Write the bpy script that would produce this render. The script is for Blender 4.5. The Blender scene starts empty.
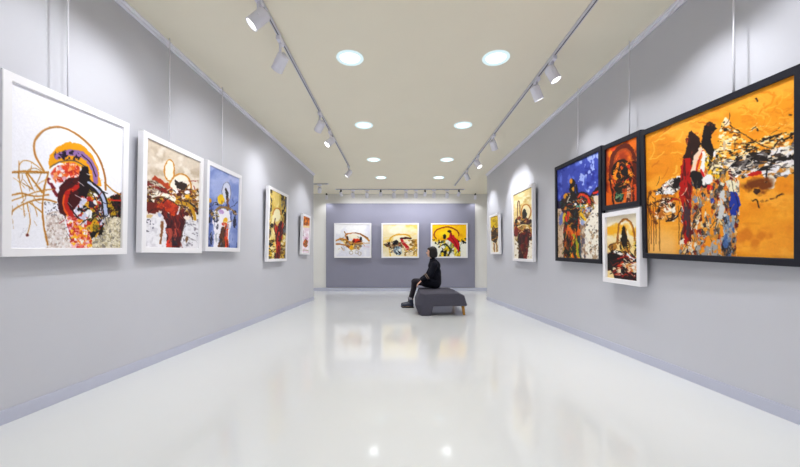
import bpy, bmesh, math, random
import numpy as np
from mathutils import Vector, Matrix

random.seed(7)
scene = bpy.context.scene
col = scene.collection
R = math.radians

# ------------------------------------------------------------------ camera, world, exposure
EYE, FOC, PPX, HOR = 0.95, 355.0, 400.0, 261.0
cam_data = bpy.data.cameras.new('camera')
cam_data.sensor_width = 36.0
cam_data.lens = FOC / 800.0 * 36.0
cam_data.shift_y = (HOR - 233.5) / 800.0
cam_data.clip_start = 0.05
cam = bpy.data.objects.new('camera', cam_data)
cam.location = (0, 0, EYE)
cam.rotation_euler = (R(90), 0, 0)
col.objects.link(cam)
scene.camera = cam

world = bpy.data.worlds.new('world')
scene.world = world
world.use_nodes = True
world.node_tree.nodes['Background'].inputs[0].default_value = (0.9, 0.93, 1.0, 1)
world.node_tree.nodes['Background'].inputs[1].default_value = 0.05

vs = scene.view_settings
vs.view_transform = 'Standard'
vs.look = 'None'
vs.gamma = 1.0
vs.use_curve_mapping = False
vs.exposure = 0.24
scene.cycles.max_bounces = 10
scene.cycles.diffuse_bounces = 7
scene.cycles.glossy_bounces = 4
scene.cycles.caustics_reflective = False
scene.cycles.sample_clamp_indirect = 4.0

DOWN_W = 52.0       # watts of one recessed downlight
SPOT_W = 39.0       # watts of one track spotlight

# ------------------------------------------------------------------ helpers
def srgb(c):
    return tuple(((v / 12.92) if v <= 0.04045 else ((v + 0.055) / 1.055) ** 2.4) for v in c)

MATS = {}
def mat(name, color, rough=0.5, spec=0.5, var=0.03, scale=6.0, bump=0.0, bump_scale=80.0, metal=0.0, coat=0.0):
    """Principled material; colour given in sRGB, gently varied by a noise texture."""
    if name in MATS:
        return MATS[name]
    m = bpy.data.materials.new(name)
    m.use_nodes = True
    nt = m.node_tree
    b = nt.nodes['Principled BSDF']
    tc = nt.nodes.new('ShaderNodeTexCoord')
    nz = nt.nodes.new('ShaderNodeTexNoise')
    nz.inputs['Scale'].default_value = scale
    nz.inputs['Detail'].default_value = 4.0
    nt.links.new(tc.outputs['Object'], nz.inputs['Vector'])
    rp = nt.nodes.new('ShaderNodeValToRGB')
    lin = srgb(color)
    rp.color_ramp.elements[0].color = tuple(max(0, v * (1 - var)) for v in lin) + (1,)
    rp.color_ramp.elements[1].color = tuple(min(1, v * (1 + var)) for v in lin) + (1,)
    rp.color_ramp.elements[0].position = 0.3
    rp.color_ramp.elements[1].position = 0.7
    nt.links.new(nz.outputs['Fac'], rp.inputs['Fac'])
    nt.links.new(rp.outputs['Color'], b.inputs['Base Color'])
    b.inputs['Roughness'].default_value = rough
    b.inputs['Specular IOR Level'].default_value = spec
    b.inputs['Metallic'].default_value = metal
    b.inputs['Coat Weight'].default_value = coat
    b.inputs['Coat Roughness'].default_value = 0.05
    if bump > 0:
        n2 = nt.nodes.new('ShaderNodeTexNoise')
        n2.inputs['Scale'].default_value = bump_scale
        n2.inputs['Detail'].default_value = 3.0
        nt.links.new(tc.outputs['Object'], n2.inputs['Vector'])
        bp = nt.nodes.new('ShaderNodeBump')
        bp.inputs['Strength'].default_value = bump
        bp.inputs['Distance'].default_value = 0.01
        nt.links.new(n2.outputs['Fac'], bp.inputs['Height'])
        nt.links.new(bp.outputs['Normal'], b.inputs['Normal'])
    MATS[name] = m
    return m

def emit(name, color, strength):
    if name in MATS:
        return MATS[name]
    m = bpy.data.materials.new(name)
    m.use_nodes = True
    nt = m.node_tree
    nt.nodes.remove(nt.nodes['Principled BSDF'])
    e = nt.nodes.new('ShaderNodeEmission')
    e.inputs[0].default_value = srgb(color) + (1,)
    e.inputs[1].default_value = strength
    nt.links.new(e.outputs[0], nt.nodes['Material Output'].inputs[0])
    MATS[name] = m
    return m

def link_mesh(name, me, material=None, parent=None):
    o = bpy.data.objects.new(name, me)
    col.objects.link(o)
    if material is not None:
        me.materials.clear()
        me.materials.append(material)
    if parent is not None:
        o.parent = parent
    return o

def obj(name, bm, material=None, parent=None, smooth=False):
    bmesh.ops.recalc_face_normals(bm, faces=bm.faces[:])
    me = bpy.data.meshes.new(name)
    bm.to_mesh(me)
    bm.free()
    if smooth:
        me.polygons.foreach_set('use_smooth', [True] * len(me.polygons))
    return link_mesh(name, me, material, parent)

def empty(name, loc=(0, 0, 0)):
    o = bpy.data.objects.new(name, None)
    o.empty_display_size = 0.1
    o.location = loc
    col.objects.link(o)
    return o

def tag(o, label=None, cat=None, group=None, kind=None):
    if label: o['label'] = label
    if cat: o['category'] = cat
    if group: o['group'] = group
    if kind: o['kind'] = kind
    return o

def box(bm, x0, x1, y0, y1, z0, z1):
    v = [bm.verts.new(p) for p in ((x0, y0, z0), (x1, y0, z0), (x1, y1, z0), (x0, y1, z0),
                                   (x0, y0, z1), (x1, y0, z1), (x1, y1, z1), (x0, y1, z1))]
    for f in ((0, 1, 2, 3), (4, 5, 6, 7), (0, 1, 5, 4), (1, 2, 6, 5), (2, 3, 7, 6), (3, 0, 4, 7)):
        bm.faces.new([v[i] for i in f])
    return v

def bevel(bm, w, seg=2):
    bmesh.ops.bevel(bm, geom=bm.edges[:], offset=w, segments=seg, affect='EDGES', profile=0.5)

def box_bm(*a, bev=0.0, seg=2):
    bm = bmesh.new()
    box(bm, *a)
    if bev:
        bevel(bm, bev, seg)
    return bm

def axis_frame(d):
    d = Vector(d).normalized()
    a = Vector((0, 0, 1)) if abs(d.z) < 0.95 else Vector((1, 0, 0))
    u = d.cross(a).normalized()
    w = d.cross(u).normalized()
    return d, u, w

def lathe(bm, prof, base, d, n=24, cap0=True, cap1=True):
    """rings of (radius, distance along d) about an axis from base."""
    d, u, w = axis_frame(d)
    base = Vector(base)
    rings = []
    for r, t in prof:
        rings.append([bm.verts.new(base + d * t + (u * math.cos(2 * math.pi * k / n) + w * math.sin(2 * math.pi * k / n)) * r) for k in range(n)])
    for a, b in zip(rings, rings[1:]):
        for k in range(n):
            bm.faces.new((a[k], a[(k + 1) % n], b[(k + 1) % n], b[k]))
    if cap0: bm.faces.new(rings[0])
    if cap1: bm.faces.new(rings[-1])

def lathe_bm(*a, **k):
    bm = bmesh.new()
    lathe(bm, *a, **k)
    return bm

# ------------------------------------------------------------------ materials
M_WALL = mat('wall_paint_grey', (0.768, 0.771, 0.800), 0.55, 0.4, 0.012, 1.5, 0.04, 220)
M_CEIL = mat('ceiling_paint_warm', (0.935, 0.912, 0.838), 0.8, 0.3, 0.01, 2.0, 0.02, 150)
M_FLOOR = mat('floor_resin_white', (0.882, 0.891, 0.892), 0.08, 0.5, 0.008, 0.8)
M_WHITEWALL = mat('wall_paint_white', (0.88, 0.875, 0.865), 0.7, 0.3, 0.012, 2.0, 0.02, 150)
M_PANEL = mat('feature_wall_slate', (0.535, 0.535, 0.605), 0.6, 0.35, 0.02, 2.0, 0.03, 200)
M_BASE = mat('baseboard_lavender_grey', (0.735, 0.745, 0.81), 0.4, 0.5, 0.01)
M_TRIM = mat('trim_white', (0.93, 0.93, 0.97), 0.45, 0.5, 0.01)
M_WFRAME = mat('frame_white_lacquer', (0.93, 0.925, 0.94), 0.35, 0.5, 0.008)
M_BFRAME = mat('frame_blue_black', (0.075, 0.08, 0.13), 0.5, 0.35, 0.05)
M_BACK = mat('backing_board', (0.60, 0.57, 0.52), 0.8, 0.2)
M_WIRE = mat('hanging_rod_pale', (0.90, 0.90, 0.93), 0.35, 0.5, 0.01)
M_LAMP = mat('lamp_white_metal', (0.91, 0.91, 0.96), 0.4, 0.5, 0.01)
M_TRACK = mat('track_grey_metal', (0.80, 0.80, 0.84), 0.4, 0.5, 0.02)
M_SLOT = mat('track_slot_dark', (0.30, 0.30, 0.33), 0.6, 0.3, 0.02)
M_BLACK = mat('lamp_black_plastic', (0.06, 0.06, 0.07), 0.45, 0.5, 0.05)
M_RING_GLOW = emit('downlight_rim_halo', (0.84, 0.92, 0.94), 0.95)  # weak emission on the rim stands in for the halo around the lens
E_DOWN = emit('downlight_glow', (0.93, 0.99, 1.0), 2.6)
E_SPOT = emit('spotlight_glow', (1.0, 0.99, 0.96), 3.2)
M_BENCH = mat('bench_charcoal_felt', (0.31, 0.305, 0.35), 0.95, 0.15, 0.22, 220, 0.35, 260)
M_OAK = mat('oak_leg', (0.78, 0.56, 0.22), 0.45, 0.4, 0.15, 30)

# ------------------------------------------------------------------ the setting
H = 3.08                                    # ceiling height
BACKY, REAR, SIDE = 11.30, -4.0, 6.0
LW = ((-2.3128, 2.0526), (-2.1179, 8.6920))   # inner faces of the two long walls, which close in slightly
RW = ((2.3227, 2.0614), (2.1412, 8.7370))
def wall_x(w, y):
    (x0, y0), (x1, y1) = w
    return x0 + (x1 - x0) * (y - y0) / (y1 - y0)

def strip_bm(w, s, y0, y1, t0, t1, z0, z1, bev=0.0):
    """a bar along a long wall; t measured from its inner face into the room (s = +1 left wall, -1 right wall)."""
    bm = bmesh.new()
    v = []
    for z in (z0, z1):
        for (y, t) in ((y0, t0), (y0, t1), (y1, t1), (y1, t0)):
            v.append(bm.verts.new((wall_x(w, y) + s * t, y, z)))
    for f in ((0, 1, 2, 3), (4, 5, 6, 7), (0, 1, 5, 4), (1, 2, 6, 5), (2, 3, 7, 6), (3, 0, 4, 7)):
        bm.faces.new([v[i] for i in f])
    if bev:
        bevel(bm, bev, 2)
    return bm

def struct(name, bm, m, parent=None):
    return tag(obj(name, bm, m, parent), kind='structure')

struct('floor', box_bm(-SIDE - .2, SIDE + .2, REAR - .2, BACKY + .2, -0.1, 0.0), M_FLOOR)
struct('ceiling', box_bm(-SIDE - .2, SIDE + .2, REAR - .2, BACKY + .2, H, H + 0.12), M_CEIL)
struct('wall_left', strip_bm(LW, 1, REAR, LW[1][1], -0.16, 0, 0, H), M_WALL)
struct('wall_right', strip_bm(RW, -1, REAR, RW[1][1], -0.16, 0, 0, H), M_WALL)
struct('wall_back', box_bm(-SIDE, SIDE, BACKY, BACKY + .15, 0, H), M_WHITEWALL)
struct('wall_rear', box_bm(-SIDE, SIDE, REAR - .15, REAR, 0, H), M_WALL)
struct('wall_passage_left', box_bm(-SIDE, LW[1][0] - .16, 8.53, 8.69, 0, H), M_WHITEWALL)
struct('wall_passage_right', box_bm(RW[1][0] + .16, SIDE, 8.57, 8.73, 0, H), M_WHITEWALL)
struct('wall_end_left', box_bm(-SIDE - .15, -SIDE, 8.5, BACKY, 0, H), M_WHITEWALL)
struct('wall_end_right', box_bm(SIDE, SIDE + .15, 8.5, BACKY, 0, H), M_WHITEWALL)
struct('wall_feature', box_bm(-2.345, 2.377, BACKY - .05, BACKY, 0.11, 2.775, bev=.003), M_PANEL)
struct('baseboard_left', strip_bm(LW, 1, REAR, LW[1][1], 0, .014, 0, .082, .003), M_BASE)
struct('baseboard_right', strip_bm(RW, -1, REAR, RW[1][1], 0, .014, 0, .082, .003), M_BASE)
struct('baseboard_back', box_bm(-SIDE, SIDE, BACKY - .065, BACKY, 0, .10, bev=.003), M_BASE)
for n, (w, s) in enumerate(((LW, 1), (RW, -1)), 1):
    c = struct('trim_%d' % n, strip_bm(w, s, REAR, w[1][1], 0, .020, H - .045, H, .003), M_TRIM)
    b = obj('picture_rail', strip_bm(w, s, REAR, w[1][1], .020, .042, H - .020, H, .003), M_TRIM, c)

# ------------------------------------------------------------------ recessed downlights
def downlight(x, y, label, group):
    t = tag(empty('downlight', (x, y, H)), label, 'ceiling light', group)
    prof = [(.140, 0), (.142, .006), (.136, .012), (.112, .014), (.106, .004), (.104, .0)]
    obj('trim_ring', lathe_bm(prof, (0, 0, 0), (0, 0, -1), 40, False, False), M_RING_GLOW, t, True)
    obj('lens', lathe_bm([(.104, .002), (.09, .006), (.05, .010), (.012, .012)], (0, 0, 0), (0, 0, -1), 32, False, True), E_DOWN, t, True)
    ld = bpy.data.lights.new('downlight_lamp', 'SPOT')
    ld.energy = DOWN_W
    ld.color = (0.98, 0.985, 1.0)
    ld.spot_size = R(130)
    ld.spot_blend = 0.8
    ld.shadow_soft_size = 0.09
    lo = bpy.data.objects.new('lamp', ld)
    col.objects.link(lo)
    lo.parent = t
    lo.location = (0, 0, -0.03)
    return t
ORD = ['nearest', 'second nearest', 'third nearest', 'farthest']
for sx, side, xs in ((-0.545, 'left', (-.524, -.566, -.55, -.485)), (0.99, 'right', (1.006, .987, .986, .99))):
    for k, yy in enumerate((3.72, 5.56, 7.45, 9.05)):
        downlight(xs[k], yy, '%s round white downlight in the %s row of the ceiling' % (ORD[k], side), 'round downlights in the ceiling')
    for k, yy in enumerate((1.88, 0.04, -1.80, -3.3)):  # unseen lamps added to bring the room up to brightness
        downlight(sx, yy, 'round white downlight added out of view to extend the %s row, %s' % (side, ['just above the viewer', 'overhead', 'behind the viewer', 'by the rear wall'][k]), 'added downlights out of view')
for sx, side, where in ((-4.6, 'left', 'outer end'), (4.6, 'right', 'outer end'), (-3.1, 'left', 'inner end'), (3.1, 'right', 'inner end')):  # added behind the long walls to brighten the back wall
    downlight(sx, 10.1, 'round downlight added out of view in the %s arm of the cross passage, %s' % (side, where), 'added downlights out of view')

# ------------------------------------------------------------------ tracks and spotlights
def ceiling_track(p0, p1, label, width=.034):
    p0, p1 = Vector(p0), Vector(p1)
    d = p1 - p0
    L = d.length
    t = tag(empty('ceiling_track', (p0.x, p0.y, H)), label, 'light track')
    t.rotation_euler = (0, 0, math.atan2(d.y, d.x))
    obj('rail', box_bm(0, L, -width / 2, width / 2, -.026, 0, bev=.003), M_TRACK, t)
    obj('slot', box_bm(.02, L - .02, -.0045, .0045, -.0275, -.024), M_SLOT, t)
    for x in (0, L):
        obj('end_cap', box_bm(x - .012, x + .012, -width / 2 - .003, width / 2 + .003, -.030, 0, bev=.002), M_LAMP, t)
    return t

def spotlight(x, y, target, label, group, along=(0, 1), drop=.165, black=False, s=1.0, power=1.0, cone=94):
    """adapter clipped under the track, stem and yoke, cylindrical head turned to its target."""
    t = tag(empty('track_spotlight', (x, y, H - .028)), label, 'spotlight', group)
    ang = math.atan2(along[1], along[0])
    ca, sa = math.cos(ang), math.sin(ang)
    bm = box_bm(-.062 * s, .062 * s, -.020 * s, .020 * s, -.040 * s, 0, bev=.005)
    bmesh.ops.rotate(bm, verts=bm.verts[:], cent=(0, 0, 0), matrix=Matrix.Rotation(ang, 3, 'Z'))
    obj('adapter', bm, M_BLACK if black else M_LAMP, t)
    if black:
        jb = bmesh.new()
        bmesh.ops.create_uvsphere(jb, u_segments=16, v_segments=10, radius=.030)
        bmesh.ops.translate(jb, verts=jb.verts[:], vec=(0, 0, -.050 * s))
        obj('ball_joint', jb, M_BLACK, t, True)
    bm = box_bm(-.05 * s, .05 * s, .020 * s, .0235 * s, -.030 * s, -.012 * s, bev=.001)
    bmesh.ops.rotate(bm, verts=bm.verts[:], cent=(0, 0, 0), matrix=Matrix.Rotation(ang, 3, 'Z'))
    obj('release_lever', bm, M_TRACK, t)
    piv = Vector((0, 0, -drop * s))
    obj('stem', lathe_bm([(.013 * s, 0), (.011 * s, drop * s - .03 * s - .04 * s)], (0, 0, -.040 * s), (0, 0, -1), 16), M_LAMP, t, True)
    d = (Vector(target) - (Vector((x, y, H - .028)) + piv)).normalized()
    _, u, w = axis_frame(d)
    rr, ln = .054 * s, .158 * s
    # yoke: a bent bar from the stem to both sides of the head
    bm = bmesh.new()
    up = Vector((0, 0, -drop * s + .035 * s))
    for sg in (-1, 1):
        side = piv + u * sg * (rr + .006 * s)
        top = up + u * sg * (rr + .006 * s) * .55
        for a, b in ((up, top), (top, side)):
            lathe(bm, [(.006 * s, 0), (.006 * s, (b - a).length)], a, b - a, 8)
    obj('yoke', bm, M_LAMP, t)
    back = piv - d * (ln * .50)
    prof = [(.020 * s, -.004 * s), (rr * .80, 0), (rr * .96, .008 * s), (rr, .020 * s), (rr, ln - .012 * s), (rr * 1.03, ln - .010 * s), (rr * 1.03, ln), (rr * .90, ln), (rr * .88, ln - .010 * s)]
    h = obj('head', lathe_bm(prof, back, d, 32, True, False), M_LAMP, t, True)
    h.data.polygons.foreach_set('use_smooth', [True] * len(h.data.polygons))
    es = h.modifiers.new('edge_split', 'EDGE_SPLIT')
    es.split_angle = R(35)
    obj('lens', lathe_bm([(rr * .89, 0), (rr * .5, .003 * s)], back + d * (ln - .010 * s), d, 32, False, True), E_SPOT, t, True)
    obj('rear_cap', lathe_bm([(.020 * s, -.014 * s), (.022 * s, -.003 * s)], back, d, 16), M_BLACK if black else M_TRACK, t)
    ld = bpy.data.lights.new('spotlight_lamp', 'SPOT')
    ld.energy = SPOT_W * power
    ld.color = (0.955, 0.965, 1.0)
    ld.spot_size = R(cone)
    ld.spot_blend = 0.65
    ld.shadow_soft_size = 0.05
    lo = bpy.data.objects.new('lamp', ld)
    col.objects.link(lo)
    lo.parent = t
    lo.location = back + d * (ln + .004)
    lo.rotation_euler = (-d).to_track_quat('Z', 'Y').to_euler()
    return t

LT = ((-1.130, 1.2), (-1.140, 7.98))
RT = ((1.60, 1.2), (1.535, 9.95))
def on(tr, y):
    (x0, y0), (x1, y1) = tr
    return x0 + (x1 - x0) * (y - y0) / (y1 - y0)
ceiling_track((LT[0][0], LT[0][1], H), (LT[1][0], LT[1][1], H), 'grey light track running the length of the ceiling, left of the downlights')
ceiling_track((RT[0][0], RT[0][1], H), (RT[1][0], RT[1][1], H), 'grey light track running the length of the ceiling, right of the downlights')
ceiling_track((-1.90, 10.5, H), (1.90, 10.5, H), 'crosswise light track in front of the slate feature wall')
ceiling_track((-2.62, 9.75, H), (-1.98, 9.75, H), 'short light track beyond the end of the left wall')
GL = 'white spotlights on the long ceiling tracks'
lw = lambda y, z: (wall_x(LW, y), y, z)
rw = lambda y, z: (wall_x(RW, y), y, z)
def ls(y, tgt, label, **k):
    spotlight(on(LT, y), y, tgt, label, GL, **k)
def rs(y, tgt, label, **k):
    spotlight(on(RT, y), y, tgt, label, GL, **k)
ls(2.84, lw(2.45, 1.55), 'white spotlight on the left track, nearest the viewer, aimed at the largest white-framed painting')
ls(3.36, lw(4.3, 1.6), 'white spotlight on the left track turned away, second from the viewer', drop=.225)
ls(5.04, lw(6.15, 1.7), 'white spotlight on the left track turned away, third from the viewer', drop=.19)
ls(5.77, lw(5.0, 1.5), 'white spotlight on the left track with lit lens, fourth from the viewer')
ls(7.87, lw(7.75, 1.6), 'small lone white spotlight at the far end of the left track')
rs(3.68, rw(3.35, 1.3), 'white spotlight on the right track with lit lens, nearest the viewer', power=.6)
rs(4.10, rw(4.3, 1.4), 'white spotlight on the right track with lit lens, second from the viewer', power=.7)
rs(5.94, rw(6.7, 1.7), 'white spotlight on the right track turned away, third from the viewer')
rs(7.10, rw(6.5, 1.6), 'white spotlight on the right track with lit lens, fourth from the viewer')
rs(8.20, rw(8.35, 1.7), 'white spotlight on the right track turned away, farthest of its row')
ls(1.75, lw(2.3, 1.5), 'white spotlight added out of view at the near end of the left track', power=.8)  # from here on, unseen spotlights added to light the near paintings
ls(2.30, lw(3.45, 1.5), 'white spotlight added out of view on the left track, aimed at the ringed vase painting', power=.8)
rs(1.75, rw(2.3, 1.5), 'white spotlight added out of view at the near end of the right track', power=.8)
rs(2.35, rw(2.75, 1.5), 'white spotlight added out of view on the right track, aimed at the big orange painting', power=.8)
GB = 'spotlights on the crosswise track'
WU = [353, 367, 394, 406, 416, 434, 447]
NTH = ['first', 'second', 'third', 'fourth', 'fifth', 'sixth', 'seventh']
for k, uu in enumerate(WU):
    xx = (uu - PPX) / FOC * 10.5
    spotlight(xx, 10.5, (xx * .95, BACKY, 1.8), '%s white spotlight from the left on the crosswise track' % NTH[k], GB, along=(1, 0), s=.95, power=.34, cone=140)
for k, uu in enumerate((341, 380.7, 425, 458.8)):
    xx = (uu - PPX) / FOC * 10.5
    spotlight(xx, 10.5, (xx * .8, BACKY, 1.9), 'black-jointed spotlight on the crosswise track, %s from the left' % NTH[k], GB, along=(0, 1), drop=.15, s=.80, black=True, power=.30, cone=140)
for k, uu in enumerate((326.6, 475.2)):
    xx = (uu - PPX) / FOC * 11.05
    spotlight(xx, 11.05, (xx * 1.0, BACKY - .02, 1.4), 'black-jointed spotlight by the upper %s corner of the slate feature wall' % ('left', 'right')[k], GB, along=(0, 1), drop=.15, s=.80, black=True, power=.18, cone=140)
spotlight(-2.21, 9.75, (-2.6, BACKY, 1.2), 'white spotlight on the short track beyond the left wall', GB, along=(1, 0), s=.95, power=.5, cone=110)

# ------------------------------------------------------------------ painting kit: brush work computed per canvas point
def _hash(ix, iy, seed):
    h = (ix.astype(np.int64) * 374761393 + iy.astype(np.int64) * 668265263 + seed * 982451653) & 0xFFFFFFFF
    h = ((h ^ (h >> 13)) * 1274126177) & 0xFFFFFFFF
    h = h ^ (h >> 16)
    return (h & 0xFFFF) / 65535.0

def vnoise(x, y, seed=0):
    ix, iy = np.floor(x), np.floor(y)
    fx, fy = x - ix, y - iy
    fx, fy = fx * fx * (3 - 2 * fx), fy * fy * (3 - 2 * fy)
    a, b = _hash(ix, iy, seed), _hash(ix + 1, iy, seed)
    c, d = _hash(ix, iy + 1, seed), _hash(ix + 1, iy + 1, seed)
    return (a * (1 - fx) + b * fx) * (1 - fy) + (c * (1 - fx) + d * fx) * fy

def fbm(x, y, seed=0, oct=3):
    s, a, t = 0, 1.0, 0
    for k in range(oct):
        s = s + a * vnoise(x * 2 ** k, y * 2 ** k, seed + 17 * k)
        t += a
        a *= .55
    return s / t

def homography(q):
    A, b = [], []
    for (u, v), (x, y) in zip(((0, 0), (1, 0), (1, 1), (0, 1)), q):
        A.append([u, v, 1, 0, 0, 0, -u * x, -v * x]); b.append(x)
        A.append([0, 0, 0, u, v, 1, -u * y, -v * y]); b.append(y)
    return np.append(np.linalg.solve(np.array(A, float), np.array(b, float)), 1).reshape(3, 3)

class Art:
    """A canvas; strokes are given in the sketch units of its corner points q (TL, TR, BR, BL)."""
    def __init__(s, q, nu, nv, base, seed):
        s.nu, s.nv, s.seed = nu, nv, seed
        u, v = np.meshgrid(np.linspace(0, 1, nu), np.linspace(0, 1, nv))
        Hm = homography(q)
        w = Hm[2, 0] * u + Hm[2, 1] * v + 1
        s.x = (Hm[0, 0] * u + Hm[0, 1] * v + Hm[0, 2]) / w
        s.y = (Hm[1, 0] * u + Hm[1, 1] * v + Hm[1, 2]) / w
        s.c = np.zeros((nv, nu, 3)) + np.array(base)
        s.k = seed * 100
    def n(s, f, fy=None, oct=3):
        s.k += 1
        return fbm(s.x * f + 31.7, s.y * (f if fy is None else fy) + 11.3, s.k, oct)
    def put(s, m, c):
        m = np.clip(m, 0, 1)[..., None]
        s.c = s.c * (1 - m) + np.array(c) * m
    def warp(s, a, f):
        return s.x + (s.n(f) - .5) * 2 * a, s.y + (s.n(f) - .5) * 2 * a
    def wash(s, c, f, lo=.45, hi=.65, fy=None, a=1.0, m=None):
        t = np.clip((s.n(f, fy) - lo) / (hi - lo), 0, 1) * a
        s.put(t if m is None else t * m, c)
    def below(s, y0, soft, a=0, f=.2):
        return np.clip((s.y + (s.n(f) - .5) * 2 * a - y0) / soft + .5, 0, 1)
    def blob_m(s, x, y, rx, ry, rot=0, rough=.3, f=None, soft=.12):
        f = f or 1.1 / max(.6, min(rx, ry))
        wx, wy = s.warp(rough * min(rx, ry), f)
        dx, dy = wx - x, wy - y
        ca, sa = math.cos(R(rot)), math.sin(R(rot))
        r = np.sqrt(((dx * ca + dy * sa) / rx) ** 2 + ((-dx * sa + dy * ca) / ry) ** 2)
        return np.clip((1 - r) / soft + .5, 0, 1)
    def blob(s, x, y, rx, ry, c, rot=0, rough=.3, f=None, soft=.12, a=1.0):
        s.put(s.blob_m(x, y, rx, ry, rot, rough, f, soft) * a, c)
    def line(s, pts, w, c, rough=.25, f=.25, a=1.0, dry=0.0, closed=False):
        P = np.array(pts, float)
        if len(P) > 2:                       # Catmull-Rom through the points
            Q = np.vstack([P[-1:], P, P[:2]]) if closed else np.vstack([2 * P[0] - P[1], P, 2 * P[-1] - P[-2]])
            out = []
            for i in range(len(Q) - 3):
                for t in np.linspace(0, 1, 7, endpoint=False):
                    p0, p1, p2, p3 = Q[i:i + 4]
                    out.append(.5 * ((2 * p1) + (p2 - p0) * t + (2 * p0 - 5 * p1 + 4 * p2 - p3) * t * t + (3 * p1 - p0 - 3 * p2 + p3) * t ** 3))
            out.append(Q[-2])
            P = np.array(out)
        wx, wy = s.warp(rough * w, f)
        D = np.full(s.x.shape, 1e9)
        for a0, b0 in zip(P, P[1:]):
            d = b0 - a0
            L = max(1e-9, d @ d)
            t = np.clip(((wx - a0[0]) * d[0] + (wy - a0[1]) * d[1]) / L, 0, 1)
            D = np.minimum(D, np.hypot(wx - a0[0] - t * d[0], wy - a0[1] - t * d[1]))
        ww = w * .5 * (.75 + .5 * s.n(.12))
        m = np.clip((ww - D) / .45 + .5, 0, 1) * a
        if dry:
            m = m * np.clip((s.n(.9) - dry * .6) * 6, 0, 1)
        s.put(m, c)
    def ring(s, x, y, rx, ry, w, c, a0=0, a1=360, rot=0, **k):
        n = 16
        pts = []
        for i in range(n + 1):
            t = R(a0 + (a1 - a0) * i / n)
            px, py = rx * math.cos(t), ry * math.sin(t)
            pts.append((x + px * math.cos(R(rot)) - py * math.sin(R(rot)), y + px * math.sin(R(rot)) + py * math.cos(R(rot))))
        s.line(pts, w, c, **k)
    def poly_m(s, pts, rough=1.0, f=.3):
        wx, wy = s.warp(rough, f)
        inside = np.zeros(s.x.shape, bool)
        n = len(pts)
        for i in range(n):
            (x0, y0), (x1, y1) = pts[i], pts[(i + 1) % n]
            if y0 == y1: continue
            cnd = ((y0 > wy) != (y1 > wy)) & (wx < (x1 - x0) * (wy - y0) / (y1 - y0) + x0)
            inside ^= cnd
        return inside.astype(float)
    def poly(s, pts, c, rough=1.0, f=.3, a=1.0):
        s.put(s.poly_m(pts, rough, f) * a, c)
    def dab(s, x, y, L, w, ang, c, a=1.0):
        ca, sa = math.cos(ang), math.sin(ang)
        r = L / 2 + w
        sel = (np.abs(s.x - x) < r) & (np.abs(s.y - y) < r)
        dx, dy = s.x[sel] - x, s.y[sel] - y
        p, q = dx * ca + dy * sa, -dx * sa + dy * ca
        bend = .25 * w * np.sin(p / max(L, .1) * 5 + x)
        m = np.clip((1 - np.sqrt((p / (L / 2)) ** 2 + ((q - bend) / (w / 2)) ** 2)) * 2.5, 0, 1) * a
        m = m[:, None]
        s.c[sel] = s.c[sel] * (1 - m) + np.array(c) * m
    def mosaic(s, m, pal, f, fy=None, a=1.0, rot=0, jit=.05, dens=1.0):
        """fill a mask with torn flecks and short strokes of a palette."""
        ca, sa = math.cos(R(rot)), math.sin(R(rot))
        fy = f if fy is None else fy
        s.k += 3
        x, y = s.warp(.55 / f, f * .9)
        xr, yr = (x * ca + y * sa) * f * .95, (-x * sa + y * ca) * fy * .95
        ix, iy = np.floor(xr), np.floor(yr)
        best = np.full(xr.shape, 1e9)
        cid = np.zeros(xr.shape)
        for ox in (-1, 0, 1):
            for oy in (-1, 0, 1):
                jx, jy = ix + ox, iy + oy
                d = (jx + _hash(jx, jy, s.k) - xr) ** 2 + (jy + _hash(jx, jy, s.k + 1) - yr) ** 2
                n = d < best
                best = np.where(n, d, best)
                cid = np.where(n, _hash(jx, jy, s.k + 2), cid)
        idx = np.minimum((cid * len(pal)).astype(int), len(pal) - 1)
        C = np.array(pal)[idx] + (fbm(xr * 3, yr * 3, s.k + 9)[..., None] - .5) * 4 * jit
        mm = np.clip(m, 0, 1)[..., None] * a
        s.c = s.c * (1 - mm) + np.clip(C, 0, 1) * mm
        rng = np.random.RandomState(s.k)
        pts = np.argwhere(m > .6)
        if len(pts) == 0: return
        cell = np.ptp(s.x) * np.ptp(s.y) * .85 / s.x.size
        num = int(min(520, len(pts) * cell * f * fy * 1.5 * dens))
        for r, q in pts[rng.randint(0, len(pts), num)]:
            st = fy / f
            ang = R(rot) + (rng.normal(math.pi / 2, .35) if st < .8 else rng.normal(0, .4) if st > 1.2 else rng.uniform(0, math.pi))
            L = rng.uniform(.5, 1.9) / min(f, fy * 1.4)
            s.dab(s.x[r, q], s.y[r, q], L, rng.uniform(.14, .42) / max(f, fy), ang, np.clip(np.array(pal[rng.randint(len(pal))]) + rng.uniform(-.06, .06), 0, 1), .92)
    def scrawl(s, x0, y0, x1, y1, n, pal, L, w, ang=0.0, spread=1.2):
        """loose wiry lines flung about a box."""
        s.k += 1
        rng = np.random.RandomState(s.k)
        for i in range(n):
            px, py, a = rng.uniform(x0, x1), rng.uniform(y0, y1), R(ang) + rng.uniform(-spread, spread)
            c = pal[rng.randint(len(pal))]
            ww = w * rng.uniform(.5, 1.3)
            turn = rng.uniform(-.11, .11)
            for j in range(int(L * rng.uniform(.5, 1.2) / .9)):
                s.dab(px, py, 2.0, ww, a, c, .9)
                px, py, a = px + math.cos(a) * .9, py + math.sin(a) * .9, a + turn
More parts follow.
